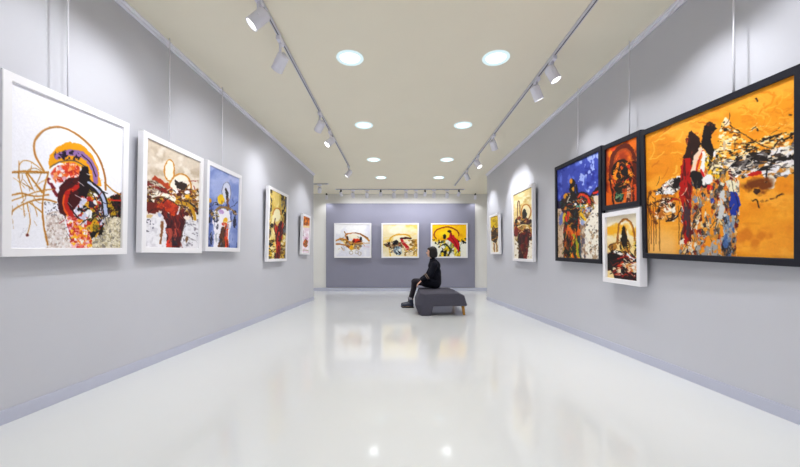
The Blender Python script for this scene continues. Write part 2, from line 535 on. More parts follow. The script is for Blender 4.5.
    def finish(s, amp=1.0):
        """drag the wet paint a little so that edges tear like brush marks."""
        gx, gy = s.nu / max(1e-6, np.ptp(s.x)), s.nv / max(1e-6, np.ptp(s.y))
        jj, ii = np.meshgrid(np.arange(s.nu), np.arange(s.nv))
        for f, am in ((.22, 1.5), (.6, .9), (1.5, .35)):
            dx, dy = (s.n(f) - .5) * 2 * am * amp * gx, (s.n(f) - .5) * 2 * am * amp * gy
            s.c = s.c[np.clip(np.rint(ii + dy).astype(int), 0, s.nv - 1), np.clip(np.rint(jj + dx).astype(int), 0, s.nu - 1)]
        p = np.pad(s.c, ((1, 1), (1, 1), (0, 0)), 'edge')
        s.c = (p[1:-1, 1:-1] * 4 + p[:-2, 1:-1] + p[2:, 1:-1] + p[1:-1, :-2] + p[1:-1, 2:]) / 8
        s.c = np.clip(s.c * (1 + (s.n(.8) - .5)[..., None] * .05), 0, 1)
        return s
    def flecks(s, m, c, f, thr, fy=None, a=1.0):
        s.put(m * np.clip((s.n(f, fy, 2) - thr) / .05, 0, 1) * a, c)

BLK = (.09, .07, .08); WHT = (.95, .94, .95); OCH = (.76, .53, .16); BRN = (.36, .2, .1); MAR = (.32, .07, .09)
RED = (.78, .14, .1); ORG = (.92, .46, .12); YEL = (.95, .77, .12); CRM = (.94, .88, .74); GRY = (.6, .58, .57)

def art_L1():
    A = Art([(11.3, 81), (125, 128), (123.6, 247.7), (8.2, 247.7)], 250, 270, (.945, .945, .975), 1)
    A.mosaic(A.poly_m([(48, 212), (63, 208), (73, 248), (47, 248)], 1.5), [(.91, .88, .87), (.84, .79, .77), (.93, .92, .92), (.72, .64, .6), (.88, .84, .83), (.92, .9, .9)], .5)
    A.mosaic(A.poly_m([(95, 238), (104, 218), (124, 214), (124, 249), (94, 249)], 1.5), [(.84, .80, .68), (.72, .67, .54), (.90, .87, .79), (.55, .52, .48), (.78, .74, .66), (.88, .85, .78)], .45)
    ring = [(45.5, 170), (36.4, 153), (36.8, 139), (46.2, 129.6), (59.9, 126.7), (73.6, 131.1), (89, 142.3), (101, 157.7), (107, 174.8), (108, 189)]
    A.line(ring, 2.0, (.78, .56, .27), .1)
    A.line([(p[0] + .5, p[1] + .5) for p in ring[2:]], .6, (.6, .4, .16), .1)
    A.poly([(50.5, 168), (51, 155), (59, 146), (72, 141), (84, 144.8), (94, 154), (101, 168), (104, 186), (95, 184), (86, 168), (74, 162), (60, 162)], (.93, .66, .05), 1.2)
    A.line([(58, 156), (70, 152), (82, 153), (92, 161), (97, 172), (98, 181)], 5.5, (.62, .47, .7), .25)
    A.flecks(A.blob_m(70, 155, 14, 4.5, 5, .5), (.16, .1, .2), .45, .5)
    A.line([(84, 154), (93, 163), (98, 176)], 1.2, (.2, .12, .22), .4)
    A.line([(52, 166), (62, 161), (76, 160), (88, 166)], 1.0, (.35, .3, .3), .3)
    A.mosaic(A.blob_m(67, 172, 16, 9, -12, .3), [(.93, .5, .15), (.86, .27, .15), (.94, .9, .9), (.93, .62, .4), (.86, .66, .74), (.92, .42, .2), (.78, .2, .16)], .28)
    A.line([(50, 178), (54, 186), (58, 194)], 4, (.5, .08, .16), .5)
    A.blob(53, 180, 2.5, 2, WHT, 0, .5)
    A.mosaic(A.poly_m([(74, 192), (92, 184), (103, 192), (110, 210), (105, 234), (92, 238), (78, 215)], 1.5), [BLK, (.85, .66, .12), (.92, .92, .93), (.75, .2, .14), (.25, .16, .25), (.55, .48, .15), BLK, (.82, .82, .9)], .22)
    A.poly([(59, 200), (61, 187), (66, 180), (74, 176.5), (83, 178), (86, 192), (80, 204), (72, 212), (66, 208)], (.30, .05, .08), 1.4)
    A.line([(86, 180), (70, 186), (63.5, 199), (70, 214), (80, 226), (88, 240)], 10, MAR, .2)
    A.line([(82, 184), (70, 192), (67.5, 202), (73, 214), (82, 224)], 5, (.74, .14, .1), .35)
    A.line([(66, 194), (65, 204), (70, 216)], 1.6, (.9, .4, .12), .5)
    A.line([(73, 190), (71, 200), (77, 213), (86, 224), (91, 236)], 1.5, (.2, .04, .07), .5)
    A.mosaic(A.poly_m([(67, 214), (85, 219), (94, 239), (94.5, 249), (74, 249), (70, 229)], 1.4), [(.93, .55, .14), (.95, .76, .2), (.93, .72, .78), (.95, .92, .9), (.8, .2, .14), (.9, .5, .5)], .4)
    A.poly([(82, 172), (85, 165), (90, 166), (92, 176), (93, 186), (88, 197), (80, 194), (81, 182)], (.12, .05, .09), 1.2)
    for off, w, c in ((0, 6.5, BLK), (0, 3.6, (.73, .77, .89)), (-2.4, 1.0, BLK), (2.6, 1.2, BLK)):
        A.line([(91 + off, 182), (100 + off, 189), (106 + off, 198), (108.5 + off, 213)], w, c, .1)
    A.mosaic(A.poly_m([(109, 197), (124, 192), (124, 216), (112, 216)], 1.2), [BLK, (.3, .08, .1), (.75, .6, .1), BLK, (.5, .1, .1), (.16, .12, .1)], .25)
    A.line([(111, 199), (124, 200)], 1.2, (.85, .2, .12), .4)
    for p, w in (([(9, 171), (26, 170), (50, 171.5)], 1.7), ([(28, 171), (35, 180), (43.6, 191)], 1.8), ([(9, 194.5), (22, 192), (36, 195), (50, 193.6)], 1.5),
                 ([(50, 171), (45.6, 188), (43.7, 210), (46, 230), (49, 244)], 1.7), ([(9.4, 220), (13.7, 209), (29, 201), (43, 198), (58, 201)], 1.6),
                 ([(28, 202), (31, 220), (28, 234)], 1.0), ([(19, 177), (21.4, 162), (31, 160), (45, 170)], .8), ([(20, 160), (20.5, 180), (24, 196)], .8),
                 ([(34, 188), (27, 172)], 1.2), ([(30, 201), (38, 207), (44, 212)], 1.2), ([(24, 203), (25, 214)], .8), ([(10, 200), (40, 190), (56, 188)], 1.0), ([(107, 182), (116, 190), (123, 194)], 1.2)):
        A.line(p, w, (.75, .52, .15), .3, .4)
    A.line([(9, 171.5), (50, 172.2)], .5, (.5, .32, .08)); A.blob(28, 234, 1.6, 1.4, (.45, .15, .1)); A.blob(9.5, 219, 1.3, 1.6, (.4, .22, .08))
    A.flecks(A.poly_m([(46, 200), (60, 203), (60, 216), (47, 214)], 2), (.3, .26, .3), .7, .62)
    A.scrawl(12, 165, 48, 205, 16, [(.75, .52, .15), (.62, .42, .12), (.82, .62, .3)], 14, .7)
    A.scrawl(12, 200, 44, 232, 7, [(.7, .55, .35), (.75, .75, .8)], 10, .5, 90, .5)
    A.scrawl(60, 172, 108, 235, 26, [BLK, (.9, .6, .15), WHT, (.6, .1, .1), (.2, .1, .2)], 9, .8)
    A.scrawl(104, 214, 122, 244, 14, [(.4, .37, .34), (.85, .82, .74)], 6, .6)
    return A.finish(.28)

def art_L2():
    A = Art([(147.4, 137), (200, 161.3), (199, 248), (145.8, 247.6)], 170, 210, (.86, .81, .745), 2)
    A.wash((.74, .67, .58), .12, .5, .75, a=.7); A.wash((.92, .89, .85), .15, .5, .7, a=.8)
    A.put(A.below(214, 6, 4), (.92, .915, .935)); A.wash((.8, .79, .82), .3, .55, .75, a=.7, m=A.below(216, 6))
    for x, y, rx, ry, w in ((170.4, 169.8, 4.9, 10.6, 1.2), (181.3, 185.5, 10.3, 12.2, 1.5)):
        A.blob(x, y, rx, ry, (.945, .92, .87), 0, .05); A.ring(x, y, rx, ry, w, (.86, .62, .2), rough=.12); A.ring(x + .3, y, rx, ry, .35, (.66, .42, .1), rough=.2)
    A.poly([(175.5, 178.5), (179, 181), (184, 181), (188, 184), (188.5, 190), (182, 189), (178, 187.5), (176, 183)], (.2, .13, .1), 1.0, .6)
    A.mosaic(A.poly_m([(147, 181), (157, 178), (168, 186), (172, 197), (146, 200)], 1.5), [(.3, .2, .14), (.62, .57, .52), (.8, .75, .68), (.42, .16, .1), (.5, .42, .36)], .35, .6)
    A.mosaic(A.poly_m([(146, 194), (170, 190), (199, 188), (199, 208), (190, 218), (172, 203), (146, 208)], 1.8), [(.6, .44, .12), BRN, (.93, .9, .86), (.85, .66, .14), MAR, (.2, .13, .09), (.7, .5, .2)], .28, .5, rot=20)
    A.line([(156, 178), (164, 182), (171, 189)], 4.0, (.7, .26, .08), .5); A.line([(150, 184), (160, 188), (168, 192)], 2.4, (.5, .1, .08), .5)
    A.poly([(145, 203), (158, 200), (164, 210), (150, 214)], (.45, .13, .09), 2)
    A.mosaic(A.poly_m([(158, 207), (165, 199), (179, 199), (180, 209), (175, 219), (169, 212)], 1.6), [(.76, .24, .07), (.62, .15, .07), (.86, .38, .1), (.5, .1, .08), (.78, .26, .06)], .3)
    A.mosaic(A.poly_m([(165, 209), (175, 216), (187, 205), (186, 223), (180.5, 249), (168, 249), (167.6, 222), (162.5, 214)], 1.2), [(.36, .09, .11), (.26, .1, .15), (.48, .12, .1), (.2, .14, .2), (.3, .06, .1)], .35, .12)
    A.flecks(A.poly_m([(168, 228), (182, 228), (181, 249), (168, 249)], 1), (.72, .33, .27), .5, .52, .12); A.blob(170, 244, 2, 3, (.85, .24, .16), 0, .5)
    A.line([(154, 196), (164, 193.8), (173, 197.7), (181, 203.5)], 3.4, (.95, .93, .88), .25); A.line([(150, 198), (164, 196.8), (172, 200), (182, 206.5)], 1.3, (.3, .18, .08), .4)
    A.line([(178, 201), (188.6, 204), (194, 210), (195.5, 218)], 3.4, (.8, .62, .1), .3); A.line([(180, 204), (188, 207), (192, 214), (193, 219)], 1.2, BRN, .4); A.line([(188, 200), (196, 207), (198.5, 213)], 1.8, (.22, .15, .1), .5)
    A.blob(188, 196, 2.2, 1.8, (.93, .72, .1)); A.blob(177, 191, 3, 1.7, WHT, 20, .4); A.blob(188, 191.5, 2.4, 1.8, WHT, 0, .4); A.line([(180, 206), (179, 214)], 1.8, (.9, .88, .92), .4)
    A.blob(188, 217, 3, 2.6, (.95, .9, .86), 0, .5); A.blob(187, 213, 3, 2, MAR, 30, .5)
    A.blob(151, 216, 4, 1.6, (.83, .74, .55), -10, .5); A.blob(161.5, 214.5, 1.8, 2, (.68, .72, .83), 0, .5)
    A.line([(163.5, 222), (163.8, 232), (161.8, 243)], 2.2, (.56, .36, .18), .6); A.flecks(A.blob_m(151, 226, 5, 7), (.35, .34, .42), .6, .6)
    A.flecks(A.poly_m([(186, 222), (199, 218), (199, 246), (184, 246)], 1), (.6, .58, .62), .4, .55, .7); A.blob(188, 239, 1.5, 3, (.5, .38, .26), 15, .6); A.line([(187, 220), (183, 235), (181.5, 247)], .8, (.4, .3, .28))
    A.scrawl(148, 178, 198, 212, 40, [BLK, (.9, .86, .8), (.7, .5, .15), (.6, .15, .08), (.35, .25, .2)], 8, .8)
    A.scrawl(165, 212, 184, 244, 16, [(.2, .1, .14), (.6, .2, .15), (.7, .35, .28)], 8, .8, 90, .4)
    return A.finish(.5)

def art_L3():
    A = Art([(210.2, 165.2), (239.8, 179.4), (239.2, 247.2), (208.1, 247)], 140, 190, (.53, .6, .82), 3)
    A.wash((.74, .77, .91), .12, .4, .65, a=.85); A.blob(222, 186, 9, 14, (.72, .76, .91), 0, .5, soft=.6, a=.7)
    A.put((1 - np.clip((A.x - 208) / 9, 0, 1)) * np.clip((A.y - 196) / 10, 0, 1) * .75, (.25, .34, .64)); A.put(np.clip((A.x - 231) / 6, 0, 1) * np.clip((A.y - 205) / 12, 0, 1) * .6, (.42, .5, .74))
    A.flecks(A.below(200, 8), (.2, .27, .52), .5, .6, .12, .8)
    A.blob(228, 192.5, 4.3, 9.6, (.86, .87, .94), 0, .06, soft=.3); A.ring(228, 192.5, 4.4, 9.8, .6, (.5, .5, .58), rough=.3)
    A.poly([(227, 188), (228.5, 188.5), (230, 193), (230.4, 199.5), (227.4, 199.5)], (.2, .17, .19), .5)
    A.blob(222.6, 199, 3.1, 4.9, (.94, .79, .1), -5, .25); A.blob(223.4, 201.5, 1, 2, (.8, .6, .08)); A.blob(211.8, 200.3, 2, 2.4, (.83, .63, .1), 0, .3)
    A.line([(229, 199), (230, 205), (228, 210)], 2, (.5, .32, .22), .5); A.line([(214, 205), (217, 202), (221, 205)], 1, (.25, .25, .3), .4)
    for x, y, rx, ry in ((211, 211, 2.2, 2.6), (210.6, 219, 1.8, 3), (236, 212, 2.4, 2.2), (236, 221, 1.4, 6), (213, 238, 1.1, 7), (210, 206, 1.5, 2)):
        A.blob(x, y, rx, ry, (.09, .1, .2), 0, .6, a=.9)
    A.line([(213, 214), (218, 209), (224, 207), (231, 208.5), (238, 213)], 2.2, (.6, .46, .24), .6)
    A.poly([(216.3, 212.3), (223.5, 208), (230.7, 210), (232.8, 222.5), (231, 235), (230.5, 248), (228.4, 248), (227.4, 228), (222.5, 227.7), (219.4, 248), (215, 248), (216.3, 232.8), (214, 220.5)], (.955, .945, .975), .8)
    A.blob(223, 211.5, 2.8, 2, (.78, .64, .84), 0, .5); A.mosaic(A.blob_m(217.5, 216, 3.2, 6, 0, .4), [BLK, (.7, .58, .2), WHT, (.35, .36, .5), (.85, .84, .88)], .55)
    A.blob(219, 226, 1.1, 3, (.3, .3, .4), 10, .5); A.blob(218, 237, 1, 5, (.75, .77, .8), 5, .5)
    A.mosaic(A.poly_m([(222.5, 230), (224, 226), (226.8, 226), (226.6, 248), (219.6, 248), (221, 236)], .5), [(.42, .24, .14), (.3, .18, .13), (.5, .32, .2), (.26, .22, .2)], .7, .15)
    A.mosaic(A.poly_m([(226.6, 224), (230, 223), (230.4, 248), (226.6, 248)], .4), [(.88, .32, .08), (.8, .2, .08), (.92, .48, .1), (.5, .12, .08)], .7, .15)
    A.blob(225.5, 223, 1.8, 1.8, (.82, .22, .12), 0, .4); A.blob(227.3, 219.6, 2.1, 2.3, (.95, .76, .12), 0, .3); A.blob(227.6, 222.6, 1.3, 1, (.9, .4, .1))
    A.scrawl(209, 203, 238, 230, 22, [(.1, .12, .22), WHT, (.6, .48, .25), (.8, .82, .9)], 6, .6)
    A.scrawl(209, 215, 239, 245, 14, [(.15, .2, .42), (.7, .75, .88)], 8, .5, 90, .3)
    return A.finish(.5)

def art_L4():
    A = Art([(269.8, 186.6), (287, 196.5), (286.2, 258.5), (269.2, 259)], 100, 190, (.9, .81, .5), 4)
    A.wash((.96, .92, .72), .25, .45, .65, .12); A.wash((.78, .66, .25), .4, .55, .7, .1, a=.8)
    for pts in ([(269, 186), (272.6, 188), (272.6, 236), (269, 240)], [(282, 192), (287.2, 195), (287, 236), (282.5, 233)]):
        A.mosaic(A.poly_m(pts, .8), [(.16, .13, .12), (.36, .3, .22), (.7, .58, .25), (.42, .44, .48), (.22, .16, .12), (.88, .78, .42)], .8, .18)
    A.blob(277.5, 214, 3.8, 7, (.96, .93, .78), 0, .2); A.ring(277.5, 213, 3.9, 5.5, 1.1, (.76, .5, .13), 180, 370)
    A.mosaic(A.poly_m([(275, 221), (278, 226), (281, 220), (284, 222), (283.5, 240), (281.5, 259), (277, 259), (277, 238)], .8), [(.66, .12, .1), (.5, .08, .1), (.78, .2, .14), (.3, .08, .09), (.25, .12, .2)], .7, .2)
    A.mosaic(A.poly_m([(269, 238), (277, 240), (277, 260), (269, 260)], .6), [YEL, BLK, (.95, .9, .7), (.5, .4, .1), (.9, .8, .4)], .6)
    A.mosaic(A.poly_m([(282, 240), (287, 238), (287, 260), (281.5, 260)], .6), [(.85, .7, .2), BLK, (.93, .88, .72), (.5, .36, .14), (.75, .62, .2)], .6)
    A.blob(273, 225, 1.4, 2.4, BLK, 0, .5); A.line([(276, 218), (275, 226), (277, 234)], 1, MAR, .4)
    return A.finish(.3)

def art_L5():
    A = Art([(303.6, 214.6), (310.5, 217.7), (309.3, 252.3), (302.6, 252.3)], 80, 150, (.91, .83, .885), 5)
    A.wash((.96, .94, .97), .4, .45, .65); A.put(1 - A.below(225.5, .8, .6, .8), (.88, .52, .1)); A.put((1 - A.below(224, .8)) * np.clip((A.n(.7) - .5) * 8, 0, 1), (.6, .3, .06))
    A.ring(306.5, 221.5, 1.8, 3.2, .7, (.5, .25, .05)); A.line([(303, 226.2), (310, 227)], 1.0, (.95, .86, .55), .3)
    A.line([(303.2, 222), (303.4, 236)], .9, (.2, .1, .12), .3); A.blob(303.4, 235, .8, 1.6, BLK, 0, .3)
    A.mosaic(A.blob_m(306.2, 243, 2.2, 4, 0, .3), [ORG, (.42, .24, .14), (.75, .5, .2), (.3, .2, .18)], 1.0); A.blob(307, 238, 1.6, .8, (.8, .6, .72)); A.line([(304, 250), (309, 250)], .8, (.75, .7, .6), .4)
    return A.finish(.3)

def art_R1():
    A = Art([(644.3, 134), (792, 79.7), (794.7, 256.6), (644.7, 251.7)], 330, 330, (.955, .64, .135), 6)
    A.wash((.90, .54, .08), .035, .45, .7, .06, a=.45); A.wash((.985, .72, .27), .04, .45, .65, .07, a=.7); A.wash((.86, .5, .07), .1, .58, .75, .22, a=.4)
    A.scrawl(646, 120, 700, 180, 60, [(.985, .74, .3), (.88, .52, .08), (.93, .6, .1)], 16, 1.6, -25, .6)
    A.scrawl(735, 95, 790, 135, 40, [(.985, .72, .26), (.92, .58, .1)], 18, 1.8, -18, .4)
    A.put(np.clip((A.y - 215) / 25, 0, 1) * np.clip((684 - A.x) / 14, 0, 1) * .85, (.965, .77, .47)); A.put(np.clip((A.y - 190) / 50, 0, 1) * np.clip((A.x - 735) / 20, 0, 1) * .4, (.97, .7, .3))
    for k, x in enumerate((646, 648.5, 651, 653.5, 657, 677)):
        A.line([(x, 196 + 4 * (k % 3)), (x + .4, 225), (x, 249 - 7 * (k % 2))], 1.0, (.5, .3, .1), .4, a=.75)
    # scribbles above the band
    m = A.poly_m([(716, 160), (718, 128), (724, 118), (731, 128), (745, 142), (792, 132), (793, 148), (745, 160)], 3, .15)
    for c, t in (((.97, .84, .5), .56), ((.55, .33, .08), .6), ((.98, .93, .78), .62), ((.2, .14, .1), .66)):
        A.flecks(m, c, .22, t, .5)
    for p, w in (([(758, 142), (766, 139), (777, 135.5)], 1.8), ([(781, 141.5), (786, 138), (793, 133)], 1.6), ([(771, 148), (775, 141)], 1.2), ([(784, 155), (793, 143)], 1.2), ([(750, 131), (753, 128.5), (755.5, 132)], 1.2), ([(785.5, 117.5), (787.5, 118)], 1.4), ([(754, 101.5), (755, 104)], 1.2), ([(728, 126), (745, 137), (760, 146), (778, 152)], .8)):
        A.line(p, w, (.16, .1, .07), .5, .5)
    A.blob(725, 124, 2.4, 4, (.94, .86, .76), 20, .6); A.blob(723, 146, 1.6, 5, (.85, .75, .62), 0, .6)
    # the band of torn black and white
    A.mosaic(A.poly_m([(706, 172), (722, 160), (748, 153), (775, 148), (793, 143), (794, 173), (782, 176), (774, 174), (771, 188), (764, 187), (762, 172), (735, 177), (712, 185)], 3, .2), [(.12, .1, .1), WHT, (.5, .47, .46), (.93, .86, .76), (.16, .13, .13), (.92, .9, .9), (.85, .6, .25), (.3, .25, .24), (.95, .92, .88)], .17, .3, rot=-20)
    A.blob(768, 181, 4.5, 7.5, (.93, .9, .85), 10, .5); A.line([(765, 168), (764, 184)], 1.5, BLK, .5); A.line([(760, 158), (775, 160), (793, 156)], 4, (.15, .12, .12), .6)
    A.blob(722, 169, 8, 5, (.95, .93, .92), -20, .5)
    A.wash((.5, .26, .07), .12, .45, .65, m=A.blob_m(756, 185, 15, 8, -15, .5, soft=.4)); A.blob(755, 190, 3.5, 2.5, (.25, .12, .07), 0, .6)
    A.blob(753, 173, 7, 2, RED, -12, .4); A.line([(751, 199), (755, 198.5), (757, 206)], 1.4, (.2, .1, .06), .4); A.line([(758, 200), (770, 197), (781, 192)], 2, (.55, .32, .1), .7, dry=.7); A.line([(774, 195), (779, 192.5)], 1.5, (.2, .12, .08), .6)
    A.wash((.85, .5, .1), .08, .5, .7, m=A.blob_m(760, 232, 26, 14, -10, .4, soft=.7), a=.8)
    # left wing
    A.wash((.6, .33, .08), .1, .45, .6, m=A.poly_m([(645, 190), (682, 180), (682, 206), (660, 214), (645, 212)], 4, .15))
    A.mosaic(A.poly_m([(652, 193), (662, 182), (680, 172), (681, 186), (670, 193), (660, 192)], 1.5), [WHT, (.93, .9, .86), BLK, (.94, .92, .9), (.5, .46, .44)], .25, rot=-30)
    A.blob(676, 181, 3.6, 6, (.13, .1, .1), 30, .5)
    A.mosaic(A.blob_m(664, 209, 11, 11, 0, .4), [(.96, .85, .7), (.94, .7, .35), (.35, .2, .1), (.96, .92, .86), (.75, .45, .14), (.2, .12, .08)], .2)
    A.line([(646, 203), (655, 199), (668, 197), (681, 199)], 2.2, (.35, .19, .07), .7, dry=.5); A.line([(648, 190), (646, 205), (654, 222)], 2.4, (.45, .24, .07), .8, dry=.5); A.line([(664, 219), (674, 216), (680, 206)], 1.4, (.15, .1, .08), .6); A.line([(666, 200), (674, 197), (680, 200)], 1.8, (.75, .22, .1), .5)
    # the body
    A.mosaic(A.poly_m([(679, 190), (694, 170), (712, 160), (727, 166), (738, 180), (737, 212), (734, 256), (676, 255), (680, 222)], 2), [(.9, .56, .16), (.55, .53, .52), (.90, .87, .8), (.28, .25, .26), (.78, .55, .22), (.93, .68, .26), (.45, .12, .1), (.5, .5, .5), (.93, .82, .6), (.86, .45, .12), (.92, .6, .2), (.35, .28, .22)], .34, .2)
    A.flecks(A.poly_m([(690, 200), (722, 195), (722, 252), (690, 252)], 3), (.94, .62, .14), .2, .52, .09); A.flecks(A.poly_m([(696, 232), (732, 236), (730, 256), (694, 256)], 2), (.68, .67, .67), .3, .5, .3)
    A.mosaic(A.blob_m(713, 163, 10, 15, 0, .4), [YEL, (.95, .9, .75), (.2, .15, .12), (.93, .66, .16), WHT, (.5, .42, .3)], .28)
    A.poly([(688, 132), (691, 131), (697, 136), (701, 143), (697, 154), (691, 163), (680.5, 164), (685, 146)], (.2, .09, .07), 1.5)
    A.wash((.5, .15, .07), .3, .55, .7, .1, m=A.poly_m([(685, 138), (695, 136), (690, 160), (683, 160)], 1.5))
    A.poly([(681, 158), (690, 157), (690.5, 182), (690, 205), (687, 238), (682, 244), (681, 205), (677.5, 192)], (.74, .1, .07), 1.4)
    A.flecks(A.poly_m([(680, 158), (691, 158), (690, 240), (681, 240)], 1.2), (.42, .05, .06), .4, .54, .1); A.flecks(A.poly_m([(682, 186), (690, 186), (688, 244), (682, 244)], 1.2), (.3, .22, .26), .4, .54, .12)
    A.poly([(701, 136), (703, 126), (708, 122.5), (714, 125), (715.8, 130), (711, 134), (710, 141), (713, 150), (711, 158), (704, 150), (700, 146)], (.13, .08, .08), 1.2); A.wash((.42, .2, .08), .3, .58, .7, m=A.blob_m(709, 128, 6, 5))
    A.line([(700, 149), (695, 158), (692, 170)], 4.6, (.94, .83, .74), .3); A.line([(702, 150), (697, 162), (694, 176)], 1.5, (.83, .15, .1), .4); A.line([(703, 153), (701, 168), (703, 182)], 4, (.95, .94, .93), .4)
    A.blob(696, 178, 6, 9, (.13, .11, .12), -15, .5); A.line([(699, 182), (704, 186), (708, 181)], 2.4, (.1, .1, .14), .5); A.line([(700, 169), (703, 174)], 2.6, (.84, .1, .12), .4); A.blob(709, 186, 3, 2.4, (.85, .1, .12), 20, .6); A.blob(708, 178, 4, 5, WHT, 0, .6)
    A.blob(711, 199, 2.4, 2.8, (.2, .3, .66), 0, .5); A.blob(694, 198, 2, 3.6, (.5, .58, .72), 0, .6)
    A.blob(731, 185, 4, 6, (.95, .92, .8), 0, .6); A.line([(722, 192), (720, 206), (718, 216)], 5, (.82, .82, .82), .6)
    A.poly([(729, 190), (735, 191), (739.5, 203), (736, 212), (730, 216), (728, 204)], (.15, .25, .64), 1.2); A.line([(734, 194), (737, 204), (734, 211)], 1, (.1, .14, .4), .5)
    A.mosaic(A.poly_m([(722, 212), (733, 214), (733.5, 240), (729, 256), (720, 256), (722, 232)], 1.2), [(.3, .42, .62), (.62, .66, .7), (.22, .22, .26), (.85, .84, .82), (.42, .52, .66), (.8, .55, .24)], .3, .14)
    A.scrawl(705, 150, 792, 175, 46, [BLK, WHT, (.2, .15, .13), (.95, .9, .8)], 10, .9, -15, .7)
    A.scrawl(720, 125, 790, 150, 22, [(.98, .9, .66), (.3, .2, .1), (.98, .8, .4)], 12, .6, -20, .9)
    A.scrawl(680, 175, 735, 250, 80, [BLK, (.85, .82, .78), (.6, .6, .62), (.95, .64, .18), (.75, .12, .1), (.93, .58, .14), (.4, .38, .36), (.3, .25, .2)], 8, .7, 90, .6)
    A.scrawl(648, 182, 682, 215, 22, [(.2, .12, .08), (.95, .88, .78), (.45, .25, .1), (.75, .3, .1)], 9, .8)
    return A.finish(.4)

def art_R2():
    A = Art([(557.3, 171.1), (598.9, 153.1), (599, 258.3), (557.8, 257.5)], 160, 230, (.27, .33, .70), 7)
    A.wash((.42, .5, .86), .25, .48, .68, .12); A.wash((.13, .17, .55), .15, .5, .68, a=.8); A.flecks(A.poly_m([(578, 160), (600, 155), (600, 196), (580, 190)], 3), (.66, .72, .92), .4, .6, .2)
    A.put(A.below(207, 4, 4, .3), (.93, .89, .83)); A.put(A.below(204, 4, 3, .3) * np.clip((A.x - 583) / 3, 0, 1), (.945, .92, .87))
    A.put(A.below(205, 5, 2) * np.clip((565 - A.x) / 3, 0, 1), (.84, .74, .64)); A.flecks(A.below(212, 4), (.72, .6, .46), .5, .6, .3, .8); A.flecks(A.below(208, 4), (.45, .4, .36), .9, .7)
    A.blob(561, 219, 1.6, 7, (.45, .5, .72), 8, .5); A.poly([(557, 201), (564, 202), (562, 210), (557, 209)], (.15, .12, .28), 1.5)
    A.mosaic(A.poly_m([(564, 211), (578, 208), (580.5, 228), (580.5, 259), (563.5, 259), (563.2, 228)], .9), [(.86, .4, .08), (.45, .1, .06), (.92, .68, .1), (.13, .2, .14), (.1, .07, .07), (.75, .26, .07), (.6, .3, .08)], .4, .1, rot=-8)
    A.line([(571, 232), (576, 240), (578, 256)], 1.8, (.62, .66, .16), .3); A.line([(580, 236), (580.5, 257)], 2.2, (.15, .3, .34), .4); A.line([(568, 226), (572, 233)], 2.8, ORG, .4)
    A.mosaic(A.poly_m([(580, 226), (584, 224), (585, 257), (580.5, 257)], .7), [(.8, .72, .62), (.42, .38, .42), (.92, .88, .82), (.62, .5, .4)], .5, .2)
    A.mosaic(A.poly_m([(560, 203), (568, 193), (580, 197), (591, 201), (592, 210), (587, 219), (579, 216), (576, 232), (566, 226)], 1.3), [(.08, .05, .06), (.1, .06, .05), (.8, .55, .1), (.3, .06, .06), (.1, .08, .12), (.1, .3, .32), (.08, .06, .06)], .35)
    A.line([(572, 184), (572.5, 194), (570, 204)], 5.6, (.09, .06, .06), .3); A.blob(572, 183, 2.7, 3.8, (.1, .07, .06), 0, .2); A.blob(571.2, 182, 1.6, 2.6, (.9, .62, .1), 0, .3); A.blob(573, 190, 1.0, 2.2, (.88, .64, .1), 0, .5); A.line([(576, 186), (577, 197)], 1.8, (.1, .06, .06), .4)
    A.blob(565.4, 196.5, 1.7, 2.8, (.86, .6, .1), 10, .5); A.line([(567, 203), (570, 196)], 1, (.8, .78, .7), .5)
    A.mosaic(A.blob_m(581, 205, 7.5, 6, 0, .4), [BLK, (.93, .74, .1), (.3, .62, .55), WHT, (.86, .3, .1), (.2, .15, .3), BLK], .42)
    A.line([(576.5, 198), (582, 194.6), (588, 198.5), (590.5, 205)], 4.4, (.12, .05, .06), .2); A.line([(577, 197.4), (582, 195.2), (587.6, 199), (589.4, 204)], 2.2, (.87, .26, .09), .3)
    A.line([(591.5, 197), (595, 192.6), (599, 190.5)], 4.6, (.12, .07, .08), .2); A.line([(593, 194.4), (599, 191.8)], 2.2, (.87, .2, .1), .3); A.poly([(592, 197), (599, 196), (599, 206), (594, 206)], (.9, .84, .76), .8); A.line([(592, 198), (592.6, 210)], 2, (.5, .4, .1), .5)
    A.mosaic(A.poly_m([(579, 210), (592, 206), (590, 213), (584, 224), (580, 220)], 1), [(.5, .52, .66), (.2, .2, .3), (.88, .68, .12), (.8, .8, .86), (.55, .4, .2)], .5)
    A.line([(581, 214), (584, 220)], 2.4, (.93, .76, .1), .4); A.line([(565, 214), (563.6, 222)], 2, (.88, .78, .15), .5); A.line([(568, 213), (566.5, 220)], 2.6, (.85, .22, .1), .4); A.blob(582, 223, 1.6, 3.2, (.62, .68, .84), 0, .4); A.blob(586, 225.5, 1.3, .8, (.2, .2, .24))
    A.scrawl(563, 196, 592, 218, 30, [BLK, (.9, .7, .12), (.85, .28, .1), (.8, .8, .8), (.1, .1, .2)], 6, .7)
    A.scrawl(564, 215, 580, 255, 26, [(.9, .6, .1), BLK, (.5, .12, .06), (.2, .3, .15)], 9, .7, 90, .4)
    A.scrawl(584, 212, 598, 252, 10, [(.7, .6, .5), (.5, .45, .42)], 5, .4)
    return A.finish(.5)

